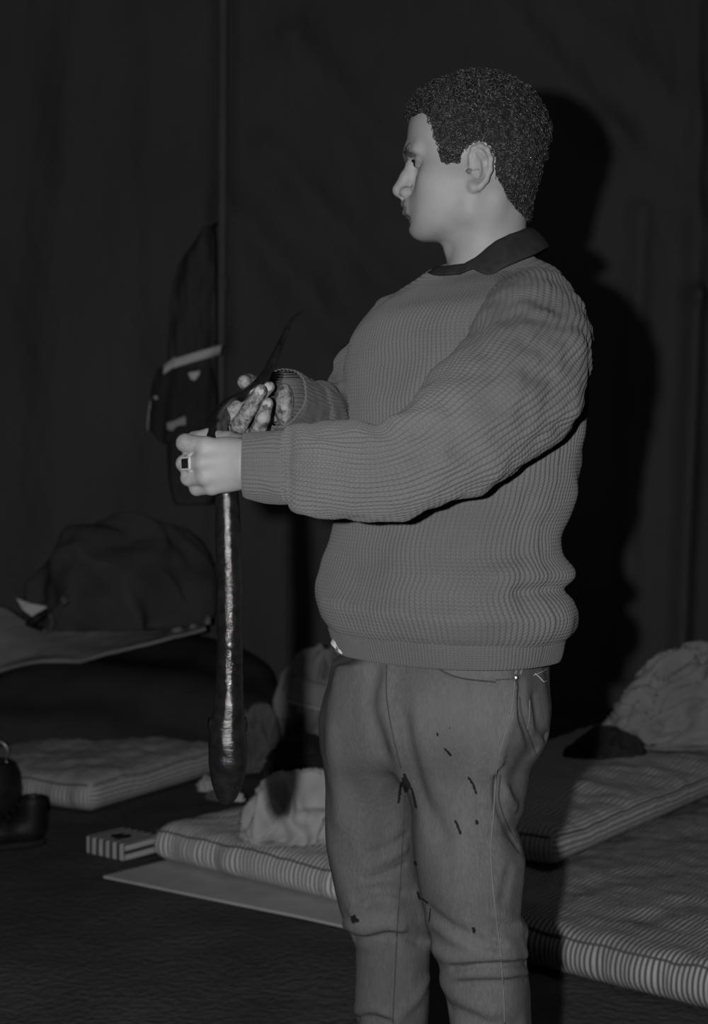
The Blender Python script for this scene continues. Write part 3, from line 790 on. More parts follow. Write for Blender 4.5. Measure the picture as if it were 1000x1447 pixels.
v, f, uv = cuff([W(436, 577, 2.262), W(424, 574, 2.245), W(411, 569, 2.225), W(400, 564, 2.206), W(396, 562, 2.200)], [.036, .0385, .0395, .0405, .0400], 40, 73, .004)
mesh_obj('cuff', v, f, M['knit_fine'], sweater, uv=uv*np.array([40, 1]))

# ---- shirt collar: a stand hugging the neck and two leaves folded over the sweater
NC = Hn(686, 372, 0)
CA = np.array([0, .5, 1.0, 1.25, 1.55, 1.75, 2.1, 2.6, math.pi])
CTOP = np.array([378, 377, 374, 366, 350, 341, 332, 325, 322.]); CBOT = np.array([386, 389, 387, 379, 390, 378, 365, 352, 346.])
CRT = np.array([.057, .057, .0565, .0565, .0565, .0565, .0565, .0565, .0565]); CRB = np.array([.080, .078, .077, .079, .092, .092, .092, .090, .088])
def collar():
    n = 121; a = np.linspace(0, 2*math.pi, n); rows = []       # 0 = straight ahead (camera left), counted towards the near side
    for t in np.linspace(0, 1, 14):
        P = []
        for x in a:
            m_ = min(x, 2*math.pi-x); rt = np.interp(m_, CA, CRT); rb = np.interp(m_, CA, CRB)
            zt = W(0, np.interp(m_, CA, CTOP), D0-rt*math.sin(m_))[2]; zb = W(0, np.interp(m_, CA, CBOT), D0-rb*math.sin(m_))[2]
            if t < .3: k = t/.3; r_ = rt+.002*k; z = zt-.010*(1-k)
            else: k = (t-.3)/.7; r_ = rt+.002+(rb-rt-.002)*k; z = zt+(zb-zt)*k**1.25+.003*math.sin(k*3.14)
            P.append((NC[0]-math.cos(x)*r_, NC[1]-math.sin(x)*r_, z))
        rows.append(P)
    return np.array(rows).reshape(-1, 3), ring_faces(14, n, False)
v, f = collar()
col = mesh_obj('shirt_collar', v, f, M['collar'], man); sm = col.modifiers.new('thick', 'SOLIDIFY'); sm.thickness = .003; sm.offset = 0

# ---- jeans
def trace(fn, px, py, d0=1.95):
    o = np.array([0, 0, HC]); r = W(px, py, 1.0)-o; t = d0
    for _ in range(80):
        dd = float(fn((o+r*t)[None].astype(np.float32))[0])
        if dd < .0004: break
        t += dd*.7
        if t > 3: return None
    return o+r*t
def line3(fn, pts, n=24):
    out = []
    for q in catmull(np.array(pts, float), n):
        h_ = trace(fn, q[0], q[1])
        if h_ is not None: out.append(h_)
    return np.array(out)
FOLDS = [([(588, 1262), (598, 1300), (616, 1342), (642, 1356), (690, 1352), (742, 1350)], .007, .010), ([(640, 1368), (680, 1362), (744, 1361)], -.007, .005),
         ([(628, 1382), (680, 1376), (744, 1375)], .005, .007), ([(650, 1390), (700, 1388), (744, 1384)], -.005, .005),
         ([(606, 1288), (640, 1312), (675, 1330), (705, 1340)], -.007, .008), ([(600, 1300), (640, 1328), (690, 1345)], .004, .010), ([(625, 1385), (650, 1410), (690, 1430)], .006, .012),
         ([(640, 1425), (690, 1445), (730, 1450)], -.005, .012), ([(488, 1308), (515, 1314), (545, 1306), (566, 1312)], .009, .008), ([(494, 1324), (520, 1326), (560, 1320), (590, 1330)], -.008, .006),
         ([(498, 1288), (530, 1272), (560, 1276)], .005, .009), ([(505, 1268), (535, 1256), (565, 1262)], -.005, .008), ([(520, 1225), (545, 1216), (572, 1200)], .004, .006), ([(518, 1242), (545, 1234), (570, 1222)], -.004, .005),
         ([(525, 1206), (550, 1196), (574, 1180)], -.004, .005), ([(500, 1428), (525, 1424), (545, 1432)], .006, .008), ([(500, 1440), (525, 1438), (550, 1444)], -.006, .006), ([(560, 1440), (590, 1410), (608, 1380)], .004, .010),
         ([(548, 945), (545, 990), (556, 1040), (572, 1100)], .005, .012), ([(525, 950), (522, 1000), (540, 1060)], -.005, .012), ([(590, 1000), (600, 1080), (640, 1160), (660, 1220)], .005, .018), ([(570, 1020), (590, 1110), (620, 1180)], -.005, .014),
         ([(735, 965), (733, 1000), (744, 1030), (757, 1062)], -.010, .006), ([(727, 970), (722, 1010), (708, 1050), (702, 1090)], .006, .007), ([(758, 985), (762, 1020), (772, 1040)], -.008, .006),
         ([(706, 1090), (704, 1130), (716, 1165), (732, 1195)], -.009, .006), ([(716, 1120), (730, 1140)], .006, .010), ([(702, 1290), (735, 1305)], .004, .008), ([(700, 1318), (745, 1322)], -.006, .005), ([(720, 1230), (712, 1270)], -.004, .007),
         ([(480, 960), (470, 1060), (478, 1160)], .004, .020), ([(615, 935), (632, 950), (662, 960), (700, 964)], -.004, .004)]
FL = [(line3(legs_sdf, p, 18), a, w) for p, a, w in FOLDS]
def jeans_sdf(P):
    d = legs_sdf(P)
    m = np.where(np.abs(d) < .05)[0]
    if len(m):
        Q = P[m]; e = .0032*fnoise(Q*np.array([1, 1, .6]), .10, 81, 2)
        for L, a, w in FL:
            if len(L) < 2: continue
            lo_, hi_ = L.min(0)-3*w, L.max(0)+3*w
            s = np.where(((Q > lo_) & (Q < hi_)).all(1))[0]
            if not len(s): continue
            dd = np.full(len(s), 1e9)
            for i in range(len(L)-1): dd = np.minimum(dd, seg_dist(Q[s], L[i], L[i+1]))
            e[s] += a*np.exp(-(dd/w)**2)
        d = d.copy(); d[m] -= e
    return d
zw = W(0, 906, D0)[2]
JV, JF = nets(jeans_sdf, (-.09, 2.08, .055), (.33, 2.555, zw+.004), .0027, 6)
STAINS = [([(572, 1098), (566, 1110), (563, 1134)], 2.6), ([(574, 1100), (582, 1116), (588, 1141)], 2.4), ([(570, 1100), (573, 1118), (577, 1112)], 3.4), ([(571, 1095), (574, 1110)], 3.5), ([(662, 1099), (668, 1108), (673, 1121)], 2.2), ([(643, 1160), (648, 1170), (650, 1178)], 2.4),
          ([(673, 1160), (674, 1164)], 3.0), ([(586, 1219), (587, 1221)], 3.2), ([(669, 1312), (670, 1317)], 3.2), ([(590, 1261), (593, 1270)], 2.2), ([(596, 1270), (604, 1276)], 1.8), ([(608, 1284), (606, 1302)], 1.4), ([(627, 1058), (632, 1062), (637, 1068)], 2.2), ([(617, 1036), (619, 1040)], 1.8),
          ([(498, 1297), (504, 1301)], 4.4), ([(500, 1296), (499, 1303)], 4.0), ([(635, 1028), (635, 1030)], 1.3), ([(648, 1090), (648, 1092)], 1.3)]
jp = proj(JV); front = JV[:, 1] < np.where(jp[:, 0] > 600, 2.27, 2.42)
st = np.zeros(len(JV)); wn = np.zeros(len(JV))
for pts, w in STAINS:
    d = np.full(len(JV), 1e9)
    for i in range(len(pts)-1): d = np.minimum(d, seg_dist(jp, pts[i], pts[i+1]))
    st = np.maximum(st, np.where(front, np.clip(1.0-.5*d/(w*.72), 0, 1), 0))
for (cx, cy, rx, ry, a) in [(650, 1010, 70, 60, .8), (530, 1000, 22, 90, .6), (480, 1100, 28, 90, .5), (640, 1340, 50, 22, .8), (650, 1190, 40, 80, .4), (520, 1300, 40, 18, .7), (700, 1050, 16, 80, .5)]:
    wn = np.maximum(wn, a*np.exp(-((jp[:, 0]-cx)/rx)**2-((jp[:, 1]-cy)/ry)**2))
jeans = mesh_obj('jeans', JV, JF, M['denim'], man, attrs={'stain': st, 'worn': wn}); jeans['label'] = 'worn denim jeans spotted with dark smears'
JB = BVHTree.FromPolygons(JV.tolist(), JF.tolist())
def hit(px, py, lift=.001):
    o = Vector((0, 0, HC)); d = (Vector(W(px, py, 1.0))-o).normalized(); r = JB.ray_cast(o, d)
    return None if r[0] is None else np.array(r[0]-d*lift)
def seam_fold(pts, r, mat, name='seam', n=40, lift=.0006):
    P = [hit(q[0], q[1], lift) for q in catmull(np.array(pts, float), n)]; P = [p for p in P if p is not None]
    # split at depth jumps
    out = [[P[0]]]
    for a, b in zip(P, P[1:]):
        if np.linalg.norm(a-b) > .03: out.append([])
        out[-1].append(b)
    parts = [tube(np.array(o), r, 5) for o in out if len(o) > 3]
    if parts: v, f = merge(parts); return mesh_obj(name, v, f, mat, jeans)
seam_fold([(572, 1120), (569, 1180), (566, 1240), (562, 1300), (559, 1360), (556, 1420), (555, 1446)], .0009, M['seam'])
seam_fold([(727, 962), (722, 1005), (708, 1055), (701, 1090), (697, 1150), (693, 1210), (700, 1290), (706, 1340), (711, 1400), (713, 1446)], .0012, M['seam_pale'])
seam_fold([(734, 985), (737, 1010), (748, 1042), (757, 1066)], .0012, M['seam'])
seam_fold([(707, 1095), (705, 1130), (716, 1165), (730, 1190)], .0012, M['seam'])
seam_fold([(612, 938), (628, 950), (655, 959), (700, 964)], .0012, M['seam'])
seam_fold([(700, 961), (715, 960), (727, 959)], .0008, M['seam'])
seam_fold([(546, 940), (546, 985), (554, 1035), (566, 1085)], .0009, M['seam'])
seam_fold([(748, 990), (748, 1010), (745, 1030)], .0009, M['seam_pale'])
seam_fold([(652, 1364), (690, 1358), (720, 1357)], .0011, M['seam'])  # no stitching here: dark line painting the shade in the knee fold
for q in ([(729, 958)]):
    c = hit(*q); bm = bmesh.new(); bmesh.ops.create_uvsphere(bm, u_segments=12, v_segments=8, radius=.0034)
    bmesh.ops.scale(bm, vec=(1, .5, 1), verts=bm.verts)
    e = bpy.data.meshes.new('rivet'); bm.to_mesh(e); bm.free(); e.materials.append(M['metal']); o = link(bpy.data.objects.new('rivet', e), jeans); o.location = c
for x in (732, 739):
    seam_fold([(x, 938), (x-2, 946), (x-4, 953)], .0022, M['seam_pale'], 'belt_loop', 12, .0015)
seam_fold([(756, 952), (762, 957), (768, 963), (773, 962)], .0008, M['thread'], 'loose_thread', 16, .002)
seam_fold([(754, 954), (764, 950), (772, 946)], .0006, M['thread'], 'loose_thread', 16, .002)
# a bit of pale shirt showing at the waist
sp = W(476, 906, 2.34); v, f = [], []
sv = catmull([W(484, 892, 2.34), W(474, 899, 2.32), W(467, 908, 2.31), W(472, 915, 2.305), W(482, 919, 2.30)], 14)
P = np.vstack([sv, sv+np.array([.006, -.006, -.004]), sv+np.array([.012, .004, 0])]); 
tailf = [tuple(q) for q in ring_faces(3, 14, False)]
so = mesh_obj('shirt_tail', P, tailf, M['pale'], man); so.modifiers.new('thick', 'SOLIDIFY').thickness = .003
# boots on the floor
def boot(cx, cy, ang):
    c, s = math.cos(ang), math.sin(ang)
    def fn(P):
        x = (P[:, 0]-cx); y = (P[:, 1]-cy); q = np.stack([x*c+y*s, -x*s+y*c, P[:, 2]], 1)
        d = rc(q, (0, 0, .05), (.0, 0, .17), .045, .050)
        d = smin(d, ell(q, (.085, 0, .040), (.105, .048, .042)), .05)
        d = smin(d, ell(q, (-.02, 0, .040), (.055, .042, .045)), .03)
        return np.maximum(np.maximum(d, .012-q[:, 2]), q[:, 2]-.19)
    V_, F_ = nets(fn, (cx-.26, cy-.26, 0.0), (cx+.26, cy+.26, .21), .005)
    b = mesh_obj('boot', V_, F_, M['black'], man)
    n = 40; t = np.linspace(0, 2*math.pi, n, endpoint=False)
    ox = .06+.13*np.cos(t); oy = (.050+.006*np.cos(t))*np.sin(t)
    rows = [np.stack([cx+ox*k*c-oy*k*s, cy+ox*k*s+oy*k*c, np.full(n, z)], 1) for z, k in ((.001, .96), (.006, 1), (.016, 1), (.02, .97))]
    F_ = [tuple(q) for q in ring_faces(4, n)]+[tuple(range(n-1, -1, -1)), tuple(range(3*n, 4*n))]
    mesh_obj('sole', np.vstack(rows), F_, M['rubber'], b)
fw = fwd(PHI_P); an = math.atan2(fw[1], fw[0])
boot(np.interp(.1, RS[0], RS[1]), DR, an-.25); boot(np.interp(.1, LS[0], LS[1]), DL, an+.25)
# signet ring on the near hand
a, b = W(287, 653, 2.010), W(261, 655, 2.026); c = a*.42+b*.58; t = (b-a)/np.linalg.norm(b-a); u_ = np.array([0, -1., 0]); u_ = u_-t*(u_@t); u_ /= np.linalg.norm(u_); w_ = np.cross(t, u_)
ang = np.linspace(0, 2*math.pi, 40, endpoint=False)
rows = [c+t*dx+(u_[None]*np.cos(ang)[:, None]+w_[None]*np.sin(ang)[:, None])*(.0112+dr) for dx, dr in ((-.004, 0), (-.004, .0016), (0, .0020), (.004, .0016), (.004, 0))]
ring = mesh_obj('signet_ring', np.vstack(rows), ring_faces(5, 40), M['silver'], man)
R = Matrix((t, w_, u_)).transposed().to_euler()
box('setting', c+u_*.0128, (.0150, .0165, .003), R, M['silver'], ring, .001)
box('stone', c+u_*.0147, (.0105, .0125, .0025), R, M['stone'], ring, .001)

# ------------------------------------------------------------------ the eel
EP = [(441, 433, 2.245, .0010), (428, 442, 2.240, .0014), (411, 457, 2.232, .0023), (398, 484, 2.222, .0034), (384, 515, 2.205, .0058), (368, 543, 2.190, .0088), (345, 563, 2.188, .0115), (322, 580, 2.168, .0140), (306, 598, 2.125, .0158),
      (305, 622, 2.075, .0150), (318, 655, 2.056, .0145), (321, 705, 2.056, .0148), (322, 760, 2.056, .0158), (324, 850, 2.056, .0165), (325, 940, 2.056, .0175), (324, 1000, 2.056, .0200), (322, 1040, 2.056, .0232), (322, 1070, 2.056, .0236), (322, 1092, 2.056, .0215), (321, 1112, 2.056, .0165), (320, 1128, 2.056, .0105), (320, 1136, 2.056, .0040)]
p = np.array([list(W(x, y, d))+[r] for x, y, d, r in EP])
v, f, uv = sweep(p, 56, 420, lambda u, v_, C: .0003*fnoise(C, .02, 91, 2)+.0012*fnoise(C*np.array([1, 1, .6]), .10, 92, 2))
f = [tuple(q) for q in f]+[tuple(range(55, -1, -1)), tuple(range(len(v)-56, len(v)))]
eel = mesh_obj('eel', v, f, M['eel']); rebase(eel, W(320, 1136, 2.056))
tag(eel, 'long wet black eel hanging head down from the hands of the man', 'eel')
base = W(320, 1136, 2.056)
def sub(name, v, f, mat): return mesh_obj(name, np.asarray(v)-base, f, mat, eel)
for sx in (-1, 1):
    c = W(321+sx*13, 1112, 2.056-.011); bm = bmesh.new(); bmesh.ops.create_uvsphere(bm, u_segments=14, v_segments=10, radius=.0034)
    e = bpy.data.meshes.new('eye'); bm.to_mesh(e); bm.free(); e.materials.append(M['iris']); o = link(bpy.data.objects.new('eye', e), eel); o.location = c-base
    r0 = W(322+sx*24, 1042, 2.052); s = np.linspace(0, 1, 7); q = []
    for k in s: q += [r0+np.array([-sx*.001, -.003*k, .022*k]), r0+np.array([sx*(.0035*math.sin(k*2.8)), .006*k, .022*k+.003])]
    o = sub('pectoral_fin', np.array(q), [(2*i, 2*i+1, 2*i+3, 2*i+2) for i in range(6)], M['eel']); o.modifiers.new('thick', 'SOLIDIFY').thickness = .0015
jaw = catmull([W(306, 1110, 2.0445), W(311, 1122, 2.046), W(320, 1128, 2.046), W(329, 1122, 2.046), W(335, 1110, 2.0445)], 20)
v, f = tube(jaw, .0011, 6); sub('lip', v, f, M['eel'])
# long fin along the back
S = catmull(p, 420); C, Rr = S[:, :3], S[:, 3]; i0, i1 = 20, 120
fin = []
for i in range(i0, i1): fin += [C[i]+np.array([-.6, .3, .5])*Rr[i]*.9, C[i]+np.array([-.6, .3, .5])*(Rr[i]*1.0+.004)]
o = sub('tail_fin', np.array(fin), [(2*i, 2*i+1, 2*i+3, 2*i+2) for i in range(i1-i0-1)], M['eel']); o.modifiers.new('thick', 'SOLIDIFY').thickness = .001

# ------------------------------------------------------------------ mattresses
def mattress(name, corner, ldir, width, length, thick, z0, mat, label, seed, lump=.006, bend=None, piping=True, crown=.026):
    """corner = front left on the floor; ldir points away from the front end"""
    ld = np.array(ldir, float); ld /= np.linalg.norm(ld); wd = np.array([ld[1], -ld[0]])
    rr = thick*.44; nw, nl, nt = int(width/.014), int(length/.02), 9
    bm = bmesh.new(); uvl = bm.loops.layers.uv.new('UVMap'); vd = {}
    def shape(w, l, t):
        q = np.array([w, l, t]); lo_ = np.array([rr, rr, rr]); hi_ = np.array([width-rr, length-rr, thick-rr])
        c = np.clip(q, lo_, hi_); d = q-c; n = np.linalg.norm(d)
        if n > 1e-9: q = c+d/n*rr
        return q
    pts = []
    def vert(w, l, t):
        k = (round(w, 4), round(l, 4), round(t, 4))
        if k not in vd: vd[k] = bm.verts.new(shape(w, l, t))
        return vd[k]
    ws = np.linspace(0, width, nw); ls = np.linspace(0, length, nl); ts = np.linspace(0, thick, nt)
    def face(a, uvs):
        try: fc = bm.faces.new([vert(*x) for x in a])
        except ValueError: return
        for lp, x in zip(fc.loops, uvs): lp[uvl].uv = x
        fc.smooth = True
    for i in range(nw-1):
        for j in range(nl-1):
            a = [(ws[i], ls[j]), (ws[i+1], ls[j]), (ws[i+1], ls[j+1]), (ws[i], ls[j+1])]
            face([(x, y, thick) for x, y in a], a); face([(x, y, 0) for x, y in a[::-1]], a[::-1])
        for k in range(nt-1):
            a = [(ws[i], ts[k]), (ws[i+1], ts[k]), (ws[i+1], ts[k+1]), (ws[i], ts[k+1])]
            face([(x, 0, t) for x, t in a], a); face([(x, length, t) for x, t in a[::-1]], a[::-1])
    for j in range(nl-1):
        for k in range(nt-1):
            a = [(ls[j], ts[k]), (ls[j+1], ts[k]), (ls[j+1], ts[k+1]), (ls[j], ts[k+1])]
            face([(width, y, t) for y, t in a], [(width+thick-t, y) for y, t in a])
            face([(0, y, t) for y, t in a[::-1]], [(t-thick, y) for y, t in a[::-1]])
    me = bpy.data.meshes.new(name); bm.to_mesh(me); bm.free()
    n = len(me.vertices); co = np.zeros(n*3, np.float32); me.vertices.foreach_get('co', co); co = co.reshape(-1, 3).astype(float)
    def deform(q):
        q = q.copy(); top = np.clip(q[:, 2]/thick, 0, 1)
        q[:, 2] += top*lump*fnoise(q[:, :2], .34, seed, 2)+top*.003*fnoise(q[:, :2], .09, seed+1, 2)
        inn = np.minimum(np.minimum(q[:, 0], width-q[:, 0]), np.minimum(q[:, 1], length-q[:, 1]))
        q[:, 2] += top*crown*np.clip(inn/.20, 0, 1)**.55
        for a in np.arange(.12, width, .24):          # tufts
            for b in np.arange(.2, length, .32):
                q[:, 2] -= top*.008*np.exp(-((q[:, 0]-a)**2+(q[:, 1]-b)**2)/.035**2)
        e = (1-top)*top*4
        q[:, 1] -= e*.008*np.clip(1-q[:, 1]/.05, 0, 1)*(1+fnoise(q[:, :1], .12, seed+2, 2))
        if bend is not None: q[:, 2] += bend(q[:, 0], q[:, 1])
        return q
    co = deform(co); me.vertices.foreach_set('co', co.astype(np.float32).ravel()); me.update(); me.materials.append(mat)
    o = link(bpy.data.objects.new(name, me)); o.location = (corner[0], corner[1], z0)
    o.rotation_euler = (0, 0, math.atan2(wd[1], wd[0])); o['label'] = label; o['category'] = 'mattress'
    if piping:
        r2 = rr*.29; L = []
        for s in np.linspace(.02, width-.02, 60): L.append((s, r2*.7, thick-r2))
        for s in np.linspace(.02, length-.02, 90): L.append((width-r2*.7, s, thick-r2))
        q = deform(np.array(L)); v, f = tube(np.vstack([q[:60]]), .0028, 6); v2, f2 = tube(q[60:], .0028, 6); v, f = merge([(v, f), (v2, f2)])
        mesh_obj('piping', v, f, M['seam_pale'], o)
    return o
ldA = (.66, .75)
board_c = None
mattress('striped_mattress', (-.598, 4.79), ldA, .75, 1.75, .100, .008, M['tick_left'], 'striped mattress on a flat grey board, with a pale crumpled cloth on it', 101)
mattress('striped_mattress', (.10, 4.07), ldA, 1.10, 1.75, .105, 0, M['tick'], 'wide striped mattress nearest the camera, its rounded end towards the bare floor', 103, crown=.014)
mattress('striped_mattress', (-.07, 4.62), (.57, .82), .72, 1.70, .075, .133, M['tick_dim'], 'thin striped mattress lying on top of the wide one, a pillow at its far end', 107)
mattress('striped_mattress', (-1.53, 5.80), (.49, .87), .75, .86, .100, 0, M['tick_dim'], 'soiled striped mattress behind the sooty pot, partly under the dark blanket', 109)

# flat board under the left mattress
def slab(name, pts, z0, z1, mat):
    n = len(pts); V_ = [(x, y, z0) for x, y in pts]+[(x, y, z1) for x, y in pts]
    F_ = [tuple(range(n-1, -1, -1)), tuple(range(n, 2*n))]+[(i, (i+1) % n, n+(i+1) % n, n+i) for i in range(n)]
    return mesh_obj(name, V_, F_, mat, smooth=False)
fl0 = lambda x, y: W(x, y, 2776./(y-640))[:2]
A_, B_, C_ = fl0(146, 1241), fl0(330, 1279), fl0(505, 1316)
bk = np.array([.66, .75])*.62/np.hypot(.66, .75)
bo = slab('flat_board', [tuple(A_), tuple(B_), tuple(B_*.45+C_*.55+np.array([.002, .004])), tuple(C_), tuple(C_+bk), tuple(A_+bk)], .0005, .007, M['board'])
tag(bo, 'thin grey board lying on the floor under the left striped mattress', 'board')

# striped carton
ca, cb = fl0(122, 1205), fl0(176, 1217.5); wv = cb-ca; wl = np.linalg.norm(wv); wv /= wl; dv = np.array([-wv[1], wv[0]])
cen2 = (ca+cb)/2+dv*.075
bm = bmesh.new(); bmesh.ops.create_cube(bm, size=1); bmesh.ops.scale(bm, vec=(wl, .15, .050), verts=bm.verts)
bmesh.ops.bevel(bm, geom=bm.edges[:], offset=.002, segments=2, affect='EDGES')
uvl = bm.loops.layers.uv.new('UVMap')
for fc in bm.faces:
    for lp in fc.loops:
        c = lp.vert.co; nx_ = abs(fc.normal.x); lp[uvl].uv = ((c.z*1.1 if nx_ > .7 else c.x*1.0+.004), c.y)
e = bpy.data.meshes.new('striped_box'); bm.to_mesh(e); bm.free(); e.materials.append(M['carton'])
cart = link(bpy.data.objects.new('striped_box', e)); cart.location = (cen2[0], cen2[1], .0252); cart.rotation_euler = (0, 0, math.atan2(wv[1], wv[0]))
tag(cart, 'small flat box with striped sides and a dark hole in its lid', 'box')
def blob2(name, c, rx, ry, h, mat, parent, seed):
    t = np.linspace(0, 2*math.pi, 36, endpoint=False); k = 1+.25*fnoise(np.stack([np.cos(t), np.sin(t)], 1), 1.2, seed, 2)
    rows = [np.stack([c[0]+rx*k*s*np.cos(t), c[1]+ry*k*s*np.sin(t), np.full(36, c[2]+z)], 1) for s, z in ((1, 0), (.96, h), (.5, h), (.05, h))]
    return mesh_obj(name, np.vstack(rows), [tuple(q) for q in ring_faces(4, 36)]+[tuple(range(108, 144))], mat, parent)
blob2('lid_hole', (-.002, -.012, .0245), .034, .028, .0012, M['black'], cart, 5)

# ------------------------------------------------------------------ soft heaps of cloth
def heap(name, c, size, mat, seed, rot=0., fold=.22, fs=.5, aniso=(1, 1, 1), label=None, cat='cloth', shape=None, res=(120, 80), dirn=0.):
    """crumpled cloth lying on what is under it: a flattened, creased ball with a flat underside; c is the middle of its base"""
    nu, nv = res
    th = np.linspace(.02, math.pi-.02, nv); ph = np.linspace(0, 2*math.pi, nu, endpoint=False)
    T, Pp = np.meshgrid(th, ph, indexing='ij'); D = np.stack([np.sin(T)*np.cos(Pp), np.sin(T)*np.sin(Pp), np.cos(T)], -1).reshape(-1, 3)
    cr, sr = math.cos(dirn), math.sin(dirn); E = np.stack([D[:, 0]*cr+D[:, 2]*sr, D[:, 1], -D[:, 0]*sr+D[:, 2]*cr], 1)*np.array(aniso)
    warp = E+.15*np.stack([fnoise(E, .9, seed+k, 2) for k in (3, 4, 5)], 1)
    rid = 1-np.abs(fnoise(warp, fs*1.9, seed, 2, 5))*1.4
    r = 1+fold*(rid-.35)+.16*fnoise(D, 1.6, seed+9, 2)
    if shape is not None: r = r*shape(D)
    P = D*r[:, None]
    P[:, 2] = np.where(P[:, 2] < 0, P[:, 2]*.12, P[:, 2])
    P = P*np.array([size[0]/2, size[1]/2, size[2]])
    P[:, 2] -= P[:, 2].min()
    f = ring_faces(nv, nu); n = len(P)
    F_ = [tuple(q)[::-1] for q in f]+[tuple(range(0, nu)), tuple(range(n-1, n-nu-1, -1))]
    o = mesh_obj(name, P, F_, mat); o.location = c; o.rotation_euler = (0, 0, rot)
    if label: tag(o, label, cat)
    return o
def on(px, py, z): d = FPX*(HC-z)/(py-HY); return W(px, py, d)
ZM = .134      # top of a mattress
c = on(405, 1196, ZM); heap('crumpled_cloth', (c[0], c[1]+.05, ZM-.004), (.235, .20, .15), M['pale'], 211, .3, .36, .55, label='pale crumpled cloth at the front of the striped mattress beside his leg', shape=lambda D: 1+.35*np.maximum(0, D[:, 0])*np.maximum(0, D[:, 2]))
c = on(452, 1195, ZM); heap('crumpled_cloth', (c[0]+.09, c[1]+.20, ZM-.004), (.22, .15, .19), M['mid'], 217, .2, .34, .5, label='grey crumpled cloth tucked behind the pale one, against his leg')
c = on(425, 1112, ZM); heap('rolled_blanket', (c[0]+.04, c[1]+.09, ZM-.004), (.36, .20, .13), M['dark'], 223, .4, .12, .6, (1, 2, 2), label='dark rolled blanket behind the pale crumpled cloth', cat='blanket')
c = on(425, 1075, .02); heap('crumpled_cloth', (c[0]+.05, c[1]+.05, .01), (.34, .22, .36), M['grey_cloth'], 229, .4, .30, .5, label='grey crumpled sheet piled behind the dark rolled blanket')
c = on(352, 1092, .01); heap('crumpled_cloth', (c[0]+.01, c[1]+.05, .0), (.20, .16, .20), M['mid'], 231, .1, .30, .5, label='small grey cloth heap standing on the floor behind the head of the eel')
# a folded pale square leaning on the pile
q0 = W(430, 1006, 6.02); o = box('folded_cloth', (q0[0]+.03, 6.07, q0[2]+.055), (.19, .05, .10), (math.radians(-18), math.radians(10), math.radians(-16)), M['grey_cloth'], None, .02, 4)
tag(o, 'folded grey cloth with a pale edge lying on top of the grey sheet pile', 'cloth')
v, f = tube([(-.085, -.024, -.046), (0, -.027, -.049), (.085, -.024, -.046)], .006, 8); mesh_obj('edge', v, f, M['pale'], o)
# small pale scraps near the end of the eel
for (px, py, s, sd, lb) in [(293, 1121, (.075, .06, .045), 241, 'pale cloth scrap on the floor left of the head of the eel'), (306, 1133, (.10, .07, .030), 243, 'grey cloth scrap lying at the left mattress edge under the head of the eel'), (338, 1133, (.035, .03, .02), 245, 'tiny pale scrap on the striped mattress just right of the tip of the eel')]:
    z = ZM-.005 if px > 330 else .0
    c = on(px, py+1, z) if z else fl0(px, py) ; heap('cloth_scrap', (c[0], c[1]+s[1]*.5, z), s, M['pale'] if sd != 243 else M['mid'], sd, 0, .3, .6, label=lb, res=(50, 34))
# pillow on the thin mattress
ZP = .228
c = on(935, 1068, ZP); heap('pillow', (c[0]+.10, c[1]+.17, ZP-.004), (.50, .34, .27), M['pillow'], 251, .25, .20, .40, (.7, 2.2, 2.2), label='pale rumpled pillow at the far end of the thin top mattress', cat='pillow', dirn=.45,
     shape=lambda D: 1+.22*D[:, 0]*np.maximum(0, D[:, 2]))
c = on(865, 1074, ZP); heap('dark_cloth', (c[0]-.01, c[1]+.06, ZP-.004), (.22, .14, .075), M['dark'], 257, .1, .25, .5, label='dark cloth lying on the thin mattress at the left of the pillow')

# left: dark blanket mound, sheet, bundle
c = on(120, 1050, ZM); mound = heap('dark_blanket', (-1.02, 6.84, .0), (1.60, 1.38, .345), M['blanket'], 261, .0, .05, .8, label='dark blanket heaped over the far end of the soiled mattress', cat='blanket', res=(140, 90), shape=lambda D: (np.abs(D[:, 0])**2.6+np.abs(D[:, 1])**2.6+np.abs(D[:, 2])**2.6)**(-1/2.6))
def sheet():
    n, m_ = 90, 30; L = np.array([(-40, 955, 850), (0, 952, 855), (40, 948, 878), (90, 938, 892), (150, 924, 892), (190, 914, 892), (240, 899, 890), (290, 886, 880)], float)
    s = catmull(L, n); P = []
    MB = BVHTree.FromPolygons([tuple(v.co) for v in mound.data.vertices], [tuple(p.vertices) for p in mound.data.polygons])
    for t in np.linspace(0, 1, m_):
        for q in s: P.append(W(q[0], q[1]*(1-t)+q[2]*t, 6.50+.32*t))
    P = np.array(P); P[:, 2] += .008*fnoise(P*np.array([1, 1, 1]), .3, 271, 3)
    for p_ in P:
        hh = MB.ray_cast(Vector((p_[0]-mound.location.x, p_[1]-mound.location.y, 2)), Vector((0, 0, -1)))
        if hh[0] is not None: p_[2] = max(p_[2], hh[0].z+mound.location.z+.014)
    o = mesh_obj('sheet', P, ring_faces(m_, n, False), M['grey_cloth']); md = o.modifiers.new('thick', 'SOLIDIFY'); md.thickness = .012; return o
tag(sheet(), 'pale grey sheet spread over the dark blanket below the dark bundle', 'sheet')
c = W(158, 895, 7.08); bu = heap('dark_bundle', (c[0]-.02, 7.12, c[2]-.02), (.84, .42, .41), M['bundle'], 281, .05, .16, .7, label='large dark rucksack shaped bundle by the tent wall, on the bedding at left', cat='bundle', res=(140, 90), shape=lambda D: 1+.18*D[:, 0]*np.maximum(D[:, 2], 0))
